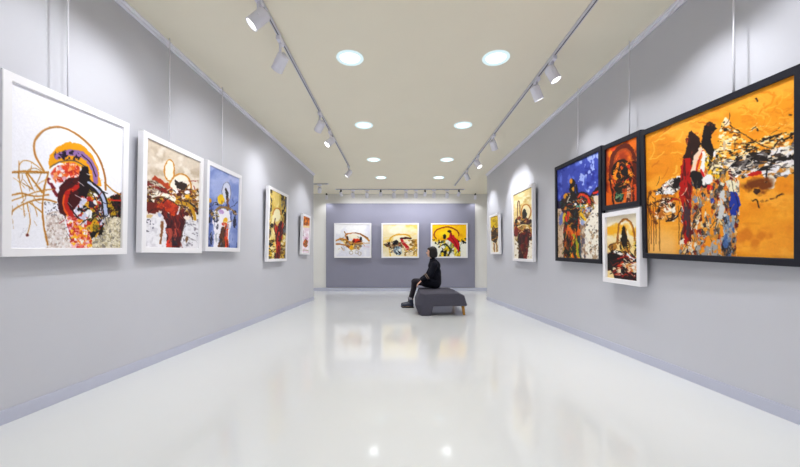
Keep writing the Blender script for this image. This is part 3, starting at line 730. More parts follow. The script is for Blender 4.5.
def art_R3():
    A = Art([(605.3, 149.7), (636.6, 137.2), (637, 202.8), (605.8, 205.3)], 130, 180, (.84, .38, .07), 8)
    A.wash((.95, .55, .12), .12, .45, .65); A.wash((.62, .2, .05), .15, .5, .7, a=.8); A.blob(632, 144, 6, 6, (.95, .5, .12), 0, .4, soft=.6)
    A.put(np.clip((608.5 - A.x) / 3, 0, 1), (.38, .1, .05)); A.line([(611, 150), (613, 149)], 3, (.9, .3, .08), .5)
    A.line([(610.8, 178), (610.8, 166), (613, 154.5), (620, 147.4), (627.8, 148.4), (632.4, 158), (634, 173.6), (633.4, 190)], 4.6, (.42, .14, .04), .2); A.line([(612.6, 168), (615, 156), (621, 150), (627, 151.5), (630.4, 160)], 1.6, (.7, .32, .07), .3)
    A.blob(621.5, 175, 10, 15, (.12, .05, .04), 0, .2)
    A.mosaic(A.blob_m(621.5, 176, 9.4, 14, 0, .25), [(.07, .04, .04), (.3, .1, .05), (.85, .4, .08), (.08, .05, .05), (.92, .62, .12), (.7, .16, .07), (.07, .05, .05)], .32)
    A.ring(621.5, 168, 8, 6.5, 2.2, (.1, .05, .05), 180, 360); A.blob(623.8, 172, 3, 5, (.05, .04, .05), 15, .4); A.line([(614, 177), (616.5, 170), (617, 164)], 2.2, (.93, .56, .1), .4); A.blob(627.6, 168, 1.6, 2.2, (.8, .22, .1))
    A.line([(622, 187), (625, 181)], 1.3, (.9, .74, .34), .4); A.blob(618, 188, 5, 5, (.07, .06, .05), 0, .4)
    A.mosaic(A.blob_m(618.6, 197, 4.6, 6, 0, .3), [(.27, .5, .4), (.08, .1, .08), (.5, .62, .46), (.12, .25, .2), (.1, .08, .07)], .5)
    A.mosaic(A.poly_m([(626, 186), (630, 185), (630, 203), (625, 204)], .7), [(.8, .6, .46), (.55, .3, .2), (.35, .15, .1), (.86, .72, .6)], .5, .2); A.line([(633.5, 186), (635, 203)], 3, (.85, .34, .06), .3); A.line([(632, 190), (632, 203)], 2, (.36, .1, .05), .4)
    A.poly([(605, 190), (611, 196), (612, 206), (605, 206)], (.86, .42, .08), 1.2); A.line([(609, 180), (612, 195), (613, 204)], 2, (.2, .07, .05), .5)
    A.scrawl(612, 160, 632, 195, 30, [BLK, (.9, .5, .1), (.06, .04, .04), (.6, .15, .06)], 7, .8)
    return A.finish(.5)

def art_R4():
    A = Art([(604.9, 219), (636.5, 215.6), (635.7, 278.8), (604.9, 274.9)], 130, 190, (.95, .91, .82), 9)
    A.put(A.blob_m(613, 231, 13, 5, -8, .5, soft=.6), (.95, .72, .18)); A.put(A.blob_m(632, 234, 5, 4, 0, .5, soft=.6), (.95, .76, .25)); A.put(A.below(240, 10) * .5, (.93, .78, .4))
    A.line([(615.4, 244), (615.8, 232), (618, 224.6), (623.6, 221.6), (629, 226.6), (631.8, 237), (633, 249)], 2.0, (.66, .41, .12), .12); A.line([(620, 224), (624, 222.2), (629, 228), (631, 238)], .7, (.9, .66, .2), .2)
    A.mosaic(A.blob_m(622.6, 246, 5.5, 9, 0, .3), [OCH, BRN, (.13, .08, .06), (.88, .66, .2), (.5, .32, .1), (.93, .8, .4)], .5)
    A.poly([(619.4, 230), (621.5, 227.4), (624, 230), (625, 237), (624.4, 246), (620.4, 248), (618.8, 240)], (.12, .07, .05), .8); A.line([(622.5, 228), (624.8, 236)], .8, (.8, .55, .15))
    A.mosaic(A.blob_m(610, 248, 4.2, 5, 0, .5), [(.72, .5, .16), BRN, (.85, .62, .2), (.25, .15, .08)], .5); A.line([(606, 247), (614, 243), (619, 243)], 1.4, (.6, .42, .15), .5); A.mosaic(A.poly_m([(631, 243), (636, 240), (636, 258), (632, 258)], .6), [(.85, .7, .16), BLK, (.94, .86, .5), (.5, .36, .1)], .6)
    A.mosaic(A.poly_m([(604.5, 252), (616, 250), (634, 257), (636.5, 262), (636, 280), (604.5, 276)], 1.2), [(.1, .06, .06), (.6, .1, .06), (.08, .06, .06), (.8, .28, .08), (.36, .06, .06), (.93, .86, .72), (.1, .07, .09), (.72, .15, .08)], .32, .5, rot=15)
    A.poly([(604.5, 253), (615, 252), (622, 256), (618, 262), (608, 268), (604.5, 268)], (.09, .05, .06), 1.2); A.line([(613, 251.6), (620, 254.5)], 2.2, (.93, .91, .88), .4); A.line([(615, 258), (621, 256)], 1.6, (.82, .18, .09), .4); A.line([(624, 254), (631, 258)], 2, (.88, .9, .92), .5); A.line([(628, 252), (634, 260)], 1.2, (.1, .08, .1), .4)
    A.mosaic(A.poly_m([(622, 262), (636, 260), (636, 271), (626, 270)], 1.2), [(.95, .92, .86), (.9, .78, .6), (.75, .2, .1), (.94, .9, .86), (.85, .6, .3)], .4, rot=-20); A.poly([(604.5, 268), (611, 270), (613, 277), (604.5, 277)], (.93, .84, .62), .9); A.line([(612, 274), (622, 275), (635, 277)], 3, (.15, .06, .06), .6, dry=.3)
    A.scrawl(606, 252, 635, 274, 30, [BLK, (.7, .14, .08), (.93, .88, .78), (.4, .06, .06)], 7, .8, 10, .8)
    A.scrawl(608, 238, 632, 252, 14, [BRN, (.85, .62, .2), BLK], 5, .6)
    return A.finish(.5)

def art_R5():
    A = Art([(513.8, 196), (531.6, 187.5), (531.2, 258.5), (513.8, 256.5)], 110, 190, (.9, .815, .58), 10)
    A.wash((.95, .9, .74), .25, .45, .65); A.wash((.8, .67, .36), .3, .58, .72, a=.7); A.put(A.below(238, 6, 3), (.945, .92, .86))
    A.ring(518.6, 212, 1.3, 10.5, .8, (.45, .3, .16)); A.blob(525.4, 212.5, 4, 7, (.95, .9, .74), 0, .1); A.ring(525.4, 212.5, 4.4, 7.6, 1.1, (.76, .5, .14))
    A.mosaic(A.poly_m([(514, 222), (519, 215.5), (525, 218), (531.6, 220), (531.4, 240), (526, 240), (517, 242), (514, 236)], .9), [(.4, .08, .08), (.55, .2, .1), (.74, .54, .16), (.93, .86, .7), (.18, .1, .1), (.6, .5, .26)], .45)
    A.mosaic(A.poly_m([(518, 233), (528.5, 233), (525.6, 258), (517.6, 258)], .6), [(.32, .06, .09), (.2, .08, .12), (.48, .1, .1), (.14, .07, .09)], .6, .15)
    A.poly([(521.6, 214), (523, 209.5), (525, 210.5), (526.4, 216), (524, 218.5), (522, 219)], BLK, .6); A.line([(516, 227), (524, 224.6), (531, 229)], 1.2, (.94, .87, .64), .4); A.line([(528, 226), (530.6, 234)], 1.2, (.78, .6, .14), .4); A.flecks(A.below(242, 4), (.55, .42, .25), .8, .66); A.blob(516, 231, 1.8, 5, (.5, .1, .08), 0, .5)
    return A.finish(.3)

def art_R6():
    A = Art([(490.9, 217.2), (498.1, 213.6), (497.8, 252.6), (490.9, 252)], 80, 150, (.94, .925, .87), 11)
    A.put(1 - A.below(228, 1.2, 1, .6), (.86, .74, .1)); A.put((1 - A.below(227, 1)) * np.clip((A.n(.7) - .52) * 8, 0, 1), (.7, .58, .06))
    A.mosaic(A.poly_m([(491, 230), (493, 225.5), (495, 228), (497.6, 227), (497.9, 235), (496.2, 241), (494.7, 244), (491.4, 240)], .4), [(.16, .1, .08), (.35, .24, .12), (.12, .08, .08), (.75, .56, .16), (.25, .15, .12)], .9)
    for x in (493, 495.3):
        A.line([(x, 243), (x + .1, 251.5)], 1.2, (.76, .6, .36), .3); A.line([(x + .6, 244), (x + .6, 251)], .4, (.35, .22, .12), .3)
    return A.finish(.3)

def art_B1():
    A = Art([(335.5, 224.8), (369.8, 224.8), (369.8, 256.3), (335.5, 256.3)], 150, 140, (.955, .955, .965), 12)
    A.wash((.89, .89, .93), .12, .5, .7); A.blob(353, 237, 6, 2.6, (.96, .93, .86), 0, .3, soft=.5)
    A.mosaic(A.poly_m([(340, 239), (349, 241), (361, 238), (363, 244), (359, 249), (351, 250), (345, 246)], .9), [(.8, .6, .3), (.5, .3, .12), (.93, .84, .6), (.25, .15, .1), (.88, .5, .15), (.7, .62, .55)], .45)
    for p, w, c in (([(346.6, 239), (345.6, 235), (352.8, 233.2), (361.4, 234.8), (369, 240.5)], 1.2, (.76, .5, .2)), ([(335.7, 241), (341, 239), (347.5, 240.7)], 1.7, (.78, .55, .22)), ([(335.7, 243.6), (346.4, 245.3), (351, 246.5)], 1.2, (.7, .45, .18)),
                    ([(346, 235), (344.4, 231.6)], .8, (.6, .4, .15)), ([(366, 238), (369.5, 241)], 1.8, OCH), ([(347, 237), (348, 239.5)], 1.8, (.3, .18, .08)), ([(355, 232.8), (362, 235), (368, 238.5)], .7, (.5, .28, .1))):
        A.line(p, w, c, .3, .5)
    A.blob(356.4, 240.8, 3.8, 2.1, (.87, .27, .09), 0, .4); A.blob(353.6, 241.2, 1.4, 1.2, (.45, .06, .08)); A.blob(360.8, 238.6, 1.1, 2, BLK, 0, .3); A.blob(358.5, 241.6, 3, .7, MAR, -10, .3)
    A.blob(351.5, 247.6, 1.7, 2.4, (.93, .72, .14), 0, .4); A.mosaic(A.blob_m(358, 246.5, 4, 2.6, 0, .5), [(.66, .5, .24), GRY, (.9, .84, .7), (.5, .42, .36)], .7)
    for x, y in ((351, 252.5), (356.5, 252), (359.5, 253.5)):
        A.ring(x, y, 1.6, 1.8, .5, (.72, .66, .58), rough=.4)
    A.line([(360, 243), (369, 243.4)], .9, (.85, .72, .55), .4); A.line([(364, 246.5), (369, 247)], 1.4, (.88, .82, .86), .4)
    A.scrawl(338, 237, 366, 250, 18, [OCH, BRN, (.85, .62, .3), (.6, .5, .45)], 5, .45)
    return A.finish(.3)

def art_B2():
    A = Art([(382.6, 224.5), (417.5, 224.5), (417.5, 256.3), (382.6, 256.3)], 150, 140, (.935, .885, .73), 13)
    A.wash((.93, .82, .45), .1, .52, .7, .25, a=.9); A.wash((.96, .94, .88), .12, .5, .7, a=.8)
    A.line([(388.6, 243), (391, 237), (398.5, 234.3), (407, 234.8), (411, 237.5)], 1.5, (.87, .68, .18), .2); A.blob(399, 238.5, 6, 3, (.95, .92, .82), 0, .3, soft=.4)
    A.mosaic(A.poly_m([(383, 243.6), (390, 241.5), (403, 242), (404, 247.5), (394, 249), (386, 247)], .8), [(.3, .24, .2), (.7, .6, .45), (.5, .3, .16), (.2, .17, .18), (.85, .76, .6), (.6, .18, .12)], .5)
    A.mosaic(A.blob_m(397.6, 250.6, 5, 4.2, 0, .4), [(.5, .6, .66), (.9, .9, .88), (.2, .22, .26), (.66, .74, .78), (.36, .4, .46)], .5)
    A.mosaic(A.poly_m([(408, 240), (417, 239), (417, 250), (410, 250)], .9), [(.84, .68, .3), CRM, (.56, .42, .16), (.93, .82, .5), (.75, .55, .2)], .4, rot=-10)
    A.mosaic(A.poly_m([(403, 249), (417, 249), (417, 255), (404, 256)], .9), [(.86, .72, .34), CRM, (.94, .9, .8), (.7, .55, .26)], .5)
    A.blob(395.4, 242.7, 2.8, 2.5, (.1, .1, .14), 0, .4); A.blob(389, 243.4, 1.5, 1.4, BLK, 0, .4); A.line([(400.5, 238.5), (405, 237.8), (411, 238.4)], 1.9, (.3, .12, .09), .4)
    A.line([(402, 240), (404, 244), (407, 248)], 3, (.77, .1, .15), .4); A.blob(408, 242.5, 2, 1.7, (.93, .9, .84), 0, .4); A.line([(389, 248), (390.5, 255.5)], 1.2, (.9, .76, .35), .4); A.blob(399.5, 252, 2.4, .6, BLK, 40, .3)
    A.scrawl(384, 240, 416, 254, 26, [BLK, OCH, (.95, .9, .8), (.5, .3, .2)], 4, .45)
    return A.finish(.3)

def art_B3():
    A = Art([(432.2, 224.8), (466.5, 224.8), (466.5, 256.3), (432.2, 256.3)], 150, 140, (.985, .795, .06), 14)
    A.wash((.93, .68, .04), .12, .52, .7); A.put(A.below(241.5, 1.6, 1.6, .4), (.94, .935, .89))
    A.ring(446.6, 234.6, 12.2, 7.2, 1.1, (.56, .18, .06), 150, 372); A.blob(446, 234, 6, 3.5, (.99, .86, .12), 0, .3, soft=.5)
    A.mosaic(A.poly_m([(438, 241), (448, 239), (460, 246), (461, 256.5), (438, 256.5), (442, 250)], 1), [(.93, .82, .14), (.93, .93, .9), (.14, .12, .12), (.55, .62, .42), (.94, .92, .86), (.8, .7, .2), (.36, .4, .3)], .38, .25)
    A.flecks(A.poly_m([(432, 239.5), (442, 239), (442, 244.5), (432, 244)], .8), BLK, .6, .5); A.flecks(A.poly_m([(456, 239), (466.5, 238), (466.5, 243.5), (458, 244)], .8), BLK, .6, .52)
    A.poly([(446.6, 238.4), (449, 236.6), (450.4, 233.6), (452.6, 235), (457.5, 239.6), (459.8, 244), (458.8, 252), (456.4, 249), (453, 243.5), (449, 240.6)], (.81, .11, .16), .6)
    A.line([(451, 237.5), (455, 242.5), (457.5, 248)], .8, (.5, .04, .1), .4); A.blob(444.7, 236.4, 1.6, 2.5, (.12, .12, .13), 10, .3); A.blob(449.5, 231.6, 1.7, 1.7, (.2, .12, .08), 0, .4); A.line([(451, 233), (451.6, 236)], 1.6, (.6, .1, .1), .3)
    A.line([(439, 247), (446, 243.5)], 1.2, BLK, .4); A.line([(446, 244), (450, 250), (448.5, 255.5)], 1.4, (.15, .16, .14), .5); A.line([(455, 248), (455.6, 255)], 1.6, (.93, .83, .16), .4)
    A.scrawl(434, 240, 465, 255, 24, [BLK, (.95, .85, .2), WHT, (.4, .45, .3)], 4, .45, 90, .6)
    return A.finish(.3)

def make_paint():
    m = bpy.data.materials.new('oil_paint')
    m.use_nodes = True
    nt = m.node_tree
    b = nt.nodes['Principled BSDF']
    at = nt.nodes.new('ShaderNodeAttribute')
    at.attribute_name = 'paint'
    tc = nt.nodes.new('ShaderNodeTexCoord')
    nz = nt.nodes.new('ShaderNodeTexNoise')
    nz.inputs['Scale'].default_value = 60
    nz.inputs['Detail'].default_value = 6
    nt.links.new(tc.outputs['Object'], nz.inputs['Vector'])
    hs = nt.nodes.new('ShaderNodeHueSaturation')
    mr = nt.nodes.new('ShaderNodeMapRange')
    mr.inputs['To Min'].default_value = 0.95
    mr.inputs['To Max'].default_value = 1.05
    nt.links.new(nz.outputs['Fac'], mr.inputs['Value'])
    nt.links.new(mr.outputs['Result'], hs.inputs['Value'])
    nt.links.new(at.outputs['Color'], hs.inputs['Color'])
    nt.links.new(hs.outputs['Color'], b.inputs['Base Color'])
    bp = nt.nodes.new('ShaderNodeBump')
    bp.inputs['Strength'].default_value = 0.10
    bp.inputs['Distance'].default_value = 0.004
    nt.links.new(nz.outputs['Fac'], bp.inputs['Height'])
    nt.links.new(bp.outputs['Normal'], b.inputs['Normal'])
    b.inputs['Roughness'].default_value = 0.55
    b.inputs['Specular IOR Level'].default_value = 0.25
    return m
M_PAINT = make_paint()

def canvas_mesh(A, w, h):
    nu, nv = A.nu, A.nv
    u, v = np.meshgrid(np.linspace(0, 1, nu), np.linspace(0, 1, nv))
    co = np.zeros((nv * nu, 3), np.float32)
    co[:, 0] = ((u - .5) * w).ravel()
    co[:, 2] = ((.5 - v) * h).ravel()
    i = np.arange(nv * nu).reshape(nv, nu)
    q = np.stack([i[:-1, :-1], i[1:, :-1], i[1:, 1:], i[:-1, 1:]], -1).reshape(-1, 4)
    me = bpy.data.meshes.new('canvas')
    me.vertices.add(len(co))
    me.vertices.foreach_set('co', co.ravel())
    me.loops.add(q.size)
    me.loops.foreach_set('vertex_index', q.ravel().astype(np.int32))
    me.polygons.add(len(q))
    me.polygons.foreach_set('loop_start', (np.arange(len(q)) * 4).astype(np.int32))
    me.update(calc_edges=True)
    c = np.clip(A.c, 0, 1).reshape(-1, 3) ** 1.16
    lin = np.where(c <= .04045, c / 12.92, ((c + .055) / 1.055) ** 2.4)
    rgba = np.ones((len(lin), 4), np.float32)
    rgba[:, :3] = lin
    at = me.color_attributes.new('paint', 'FLOAT_COLOR', 'POINT')
    at.data.foreach_set('color', rgba.ravel())
    return me

def frame_bm(w, h, bw, depth, rebate):
    """four mitred bars with a recessed inner rebate; front at y=0, back at y=depth."""
    bm = bmesh.new()
    loops = []
    prof = [(0, depth), (0, .003), (.003, 0), (bw - .003, 0), (bw, .003), (bw, rebate), (bw, depth)]
    for ins, y in prof:
        a, b = w / 2 - ins, h / 2 - ins
        loops.append([bm.verts.new(p) for p in ((-a, y, -b), (a, y, -b), (a, y, b), (-a, y, b))])
    loops.append(loops[0])
    for p, q in zip(loops, loops[1:]):
        for k in range(4):
            bm.faces.new((p[k], p[(k + 1) % 4], q[(k + 1) % 4], q[k]))
    return bm

def framed_painting(A, centre, w, h, yaw, lean, roll, side, bw, frame_mat, label, wire=None, depth=.05, rebate=.03, frame_label=None, cat='painting'):
    if side == 'B':
        d, n = Vector((1, 0, 0)), Vector((0, -1, 0))
    else:
        d = Vector((math.sin(yaw), math.cos(yaw), 0))
        n = Vector((d.y, -d.x, 0)) * (1 if side == 'L' else -1)
        if side == 'R': d = -d
    up = Vector((0, 0, 1)) * math.cos(lean) + n * math.sin(lean)
    d2 = d * math.cos(roll) + up * math.sin(roll)
    up2 = up * math.cos(roll) - d * math.sin(roll)
    iny = up2.cross(d2)                     # points into the wall
    Mx = Matrix((d2, iny, up2)).transposed().to_4x4()
    Mx.translation = Vector(centre) - up2 * (h / 2)
    t = tag(empty('framed_painting'), label, cat, 'framed abstract paintings')
    t.matrix_world = Mx
    def part(name, ob):
        ob.location = (0, 0, h / 2)
        return ob
    f = part('frame', obj('frame', frame_bm(w, h, bw, depth, rebate), frame_mat, t))
    if frame_label: f['label'] = frame_label
    c = part('canvas', link_mesh('canvas', canvas_mesh(A, w - 2 * bw + .006, h - 2 * bw + .006), M_PAINT, t))
    c.location = (0, rebate, h / 2)
    part('backing', obj('backing', box_bm(-(w / 2 - bw * .8), w / 2 - bw * .8, rebate + .003, depth - .001, -(h / 2 - bw * .8), h / 2 - bw * .8), M_BACK, t))
    if wire is not None:                    # rod from the picture rail down to the top of the frame
        for xl in wire:
            top = Mx @ Vector((xl, depth * .8, h - .012))
            wx = wall_x(LW if side == 'L' else RW, top.y)
            s = 1 if side == 'L' else -1
            p1 = Vector((top.x, top.y, H))
            inv = Mx.inverted()
            a, b = inv @ top, inv @ p1
            obj('hanging_rod', lathe_bm([(.0055, 0), (.0055, (b - a).length)], a, b - a, 8), M_WIRE, t, True)
    return t

LAB = {
 'L1': 'largest white-framed painting on the left wall, mustard and maroon swirl under a thin ochre loop',
 'L2': 'white-framed painting of a maroon trunk below two ochre rings on beige',
 'L3': 'white-framed periwinkle blue painting with yellow dabs and an orange-legged white figure',
 'L4': 'tall white-framed yellow painting with a dark red streak and black stripes',
 'L5': 'small white-framed painting with an orange top, farthest along the left wall',
 'R1': 'huge black-framed orange painting of a torn figure with outstretched black and white band',
 'R2': 'black-framed painting of a black and gold figure against deep blue',
 'R3': 'small black-framed painting of a dark core inside a glowing orange arch',
 'R4': 'small white-framed painting hung below the orange arch one, among the black frames',
 'R5': 'tall white-framed cream painting with maroon trunk and ring on the right wall',
 'R6': 'small white-framed painting with yellow top and dark figure, farthest along the right wall',
 'B1': 'white-framed painting on the slate wall with orange and ochre strokes on pale lavender',
 'B2': 'middle white-framed painting on the slate wall, cream with a yellow arc and crimson stroke',
 'B3': 'white-framed bright yellow painting with a crimson figure, behind the seated person',
}
# name: centre, width, height, yaw, lean, roll (degrees), bar width, art, rods at, depth
FR = {
 'L1': ((-2.200, 2.417, 1.510), .879, 1.045, 2.01, 2.96, 2.17, .050, art_L1, (-.03,)),
 'L2': ((-2.180, 3.467, 1.549), .893, 1.042, 1.11, 1.78, .84, .052, art_L2, (-.06,)),
 'L3': ((-2.152, 4.379, 1.579), .815, 1.024, 1.35, 1.96, .89, .050, art_L3, (-.02,)),
 'L4': ((-2.098, 6.142, 1.555), .899, 1.224, 1.60, 1.81, .74, .046, art_L4, None),
 'L5': ((-2.053, 7.803, 1.526), .598, .875, 1.66, 2.09, .32, .046, art_L5, None),
 'R1': ((2.199, 2.577, 1.507), 1.218, 1.127, -3.30, 3.62, -2.94, .046, art_R1, (.19,)),
 'R2': ((2.169, 4.398, 1.579), 1.059, 1.288, -2.17, 1.39, -1.95, .050, art_R2, (.0,)),
 'R3': ((2.192, 3.548, 1.823), .578, .688, -1.87, 2.53, -3.42, .048, art_R3, (.09,)),
 'R4': ((2.163, 3.499, 1.084), .564, .722, -1.73, 1.72, -1.80, .046, art_R4, None),
 'R5': ((2.122, 6.192, 1.575), .975, 1.263, -1.46, 1.19, -1.38, .046, art_R5, None),
 'R6': ((2.076, 7.833, 1.539), .675, .883, -1.61, 1.91, -1.18, .046, art_R6, None),
}
for k, (cn, w, h, ya, le, ro, bw, art, wire) in FR.items():
    blackf = k in ('R1', 'R2', 'R3')
    framed_painting(art(), cn, w, h, R(ya), R(le), R(ro), k[0], bw, M_BFRAME if blackf else M_WFRAME, LAB[k], wire,
                    depth=.07 if k == 'R4' else .05, rebate=.026 if k == 'R4' else .017)
BY = BACKY - .05 - .085
for k, (u0, u1, art) in {'B1': (334.1, 371.2, art_B1), 'B2': (381.4, 418.9, art_B2), 'B3': (430.9, 467.8, art_B3)}.items():
    s = BY / FOC
    w, h = (u1 - u0) * s, (257.9 - 223.1) * s
    framed_painting(art(), (((u0 + u1) / 2 - PPX) * s, BY, EYE - (240.5 - HOR) * s), w, h, 0, R(.6), 0, 'B', .045, M_WFRAME, LAB[k], None, depth=.078, rebate=.018)

# ------------------------------------------------------------------ bench
def bench():
    t = tag(empty('bench', (.68, 6.9, 0)), 'angular charcoal upholstered bench with wooden peg legs under the seated person', 'bench')
    def P(u, v, y): return ((u - PPX) / FOC * y - .68, y - 6.9, EYE - (v - HOR) / FOC * y)
    # front outline at y = 6.13 (inset) and full outline a little behind it, repeated at the back
    y0, y1 = 6.13, 6.27
    front = [P(424.4, 294.2, y0), P(422.2, 305.2, y0), P(421.6, 316.0, y0), P(431.1, 316.0, y0), P(433.4, 306.3, y0), P(467.0, 306.1, y0), P(464.2, 296.0, y0), P(459, 293.4, y0)]
    front = [(x, y, max(z, 0.0)) for x, y, z in front]
    top = .387
    full = [(.345 - .68, y1 - 6.9, top), (.262 - .68, y1 - 6.9, .175), (.335 - .68, y1 - 6.9, 0), (.555 - .68, y1 - 6.9, 0), (.595 - .68, y1 - 6.9, .165), (1.190 - .68, y1 - 6.9, .165), (1.135 - .68, y1 - 6.9, .345), (1.02 - .68, y1 - 6.9, top)]
    def at(loop, y, dx=0.0, k=1.0):
        return [(x + (dx if x < -.2 else 0), y - 6.9, z) for x, _, z in loop]
    rings = [front, full, at(full, 7.48, .045), [(x * .95, 7.64 - 6.9, z * (.97 if z > .1 else 1)) for x, _, z in at(full, 7.64, .06)]]
    bm = bmesh.new()
    vr = [[bm.verts.new(p) for p in r] for r in rings]
    for a, b in zip(vr, vr[1:]):
        for k in range(8):
            bm.faces.new((a[k], a[(k + 1) % 8], b[(k + 1) % 8], b[k]))
    bm.faces.new(vr[0]); bm.faces.new(vr[-1])
    bmesh.ops.recalc_face_normals(bm, faces=bm.faces[:])
    bmesh.ops.bevel(bm, geom=bm.edges[:], offset=.018, segments=3, affect='EDGES', profile=.6)
    body = obj('upholstery', bm, M_BENCH, t, True)
    # seams along the top edges
    bm = bmesh.new()
    a, b = Vector(full[0]), Vector(rings[2][0])
    lathe(bm, [(.005, 0), (.005, (b - a).length)], a + Vector((.006, 0, -.002)), b - a, 8)
    obj('seam', bm, M_BENCH, body, True)
    for yy in (6.24, 7.44):
        bm = bmesh.new()
        lathe(bm, [(.030, 0), (.021, .183)], (1.105 - .68, yy - 6.9, .185), (.10, -.03 if yy < 7 else .03, -1), 16)
        obj('leg', bm, M_OAK, t, True)['label'] = 'tapered honey wood peg leg'
    return t
bench()

# ------------------------------------------------------------------ seated person
def capsule(bm, a, b, ra, rb, n=14):
    a, b = Vector(a), Vector(b)
    L = max((b - a).length, 1e-4)
    prof = []
    for k in range(5):
        t = -math.pi / 2 + k * math.pi / 10
        prof.append((max(.0008, ra * math.cos(t)), ra * math.sin(t)))
    for k in range(6):
        t = k * math.pi / 10
        prof.append((max(.0008, rb * math.cos(t)), L + rb * math.sin(t)))
    lathe(bm, prof, a, b - a, n)

def ellipsoid(bm, c, r, rot_y=0.0):
    res = bmesh.ops.create_uvsphere(bm, u_segments=24, v_segments=16, radius=1.0)
    m = Matrix.Translation(c) @ Matrix.Rotation(rot_y, 4, 'Y') @ Matrix.Diagonal((r[0], r[1], r[2], 1))
    bmesh.ops.transform(bm, matrix=m, verts=res['verts'])

def fuse(name, bm, voxel, material, parent, smooth_it=4):
    """one continuous skin around the laid-out volumes."""
    bmesh.ops.recalc_face_normals(bm, faces=bm.faces[:])
    me = bpy.data.meshes.new(name)
    bm.to_mesh(me)
    bm.free()
    tmp = bpy.data.objects.new(name, me)
    col.objects.link(tmp)
    r = tmp.modifiers.new('r', 'REMESH')
    r.mode = 'VOXEL'
    r.voxel_size = voxel
    r.use_smooth_shade = True
    s = tmp.modifiers.new('s', 'SMOOTH')
    s.iterations = smooth_it
    s.factor = .5
    dg = bpy.context.evaluated_depsgraph_get()
    out = bpy.data.meshes.new_from_object(tmp.evaluated_get(dg))
    bpy.data.objects.remove(tmp)
    bpy.data.meshes.remove(me)
    out.name = name
    out.polygons.foreach_set('use_smooth', [True] * len(out.polygons))
    return link_mesh(name, out, material, parent)

M_SKIN = mat('skin', (.86, .68, .58), .55, .35, .03, 20)
M_HAIR = mat('hair_black', (.085, .06, .065), .45, .4, .25, 60)
M_KNIT = mat('knit_navy_black', (.075, .08, .125), .9, .2, .25, 120, .4, 160)
M_TIGHT = mat('tights_black', (.15, .13, .165), .8, .25, .15, 90)
M_BOOT = mat('boot_navy_leather', (.15, .17, .25), .4, .45, .1, 40)
M_SOLE = mat('boot_sole', (.10, .10, .12), .8, .2)
M_SOCK = mat('sock_grey', (.58, .57, .60), .9, .2)
M_BAND = mat('cuff_pattern', (.52, .45, .40), .9, .2, .5, 70)
M_EYE = mat('eye_dark', (.08, .06, .05), .2, .5)
M_LIP = mat('lip', (.70, .38, .36), .5, .4)

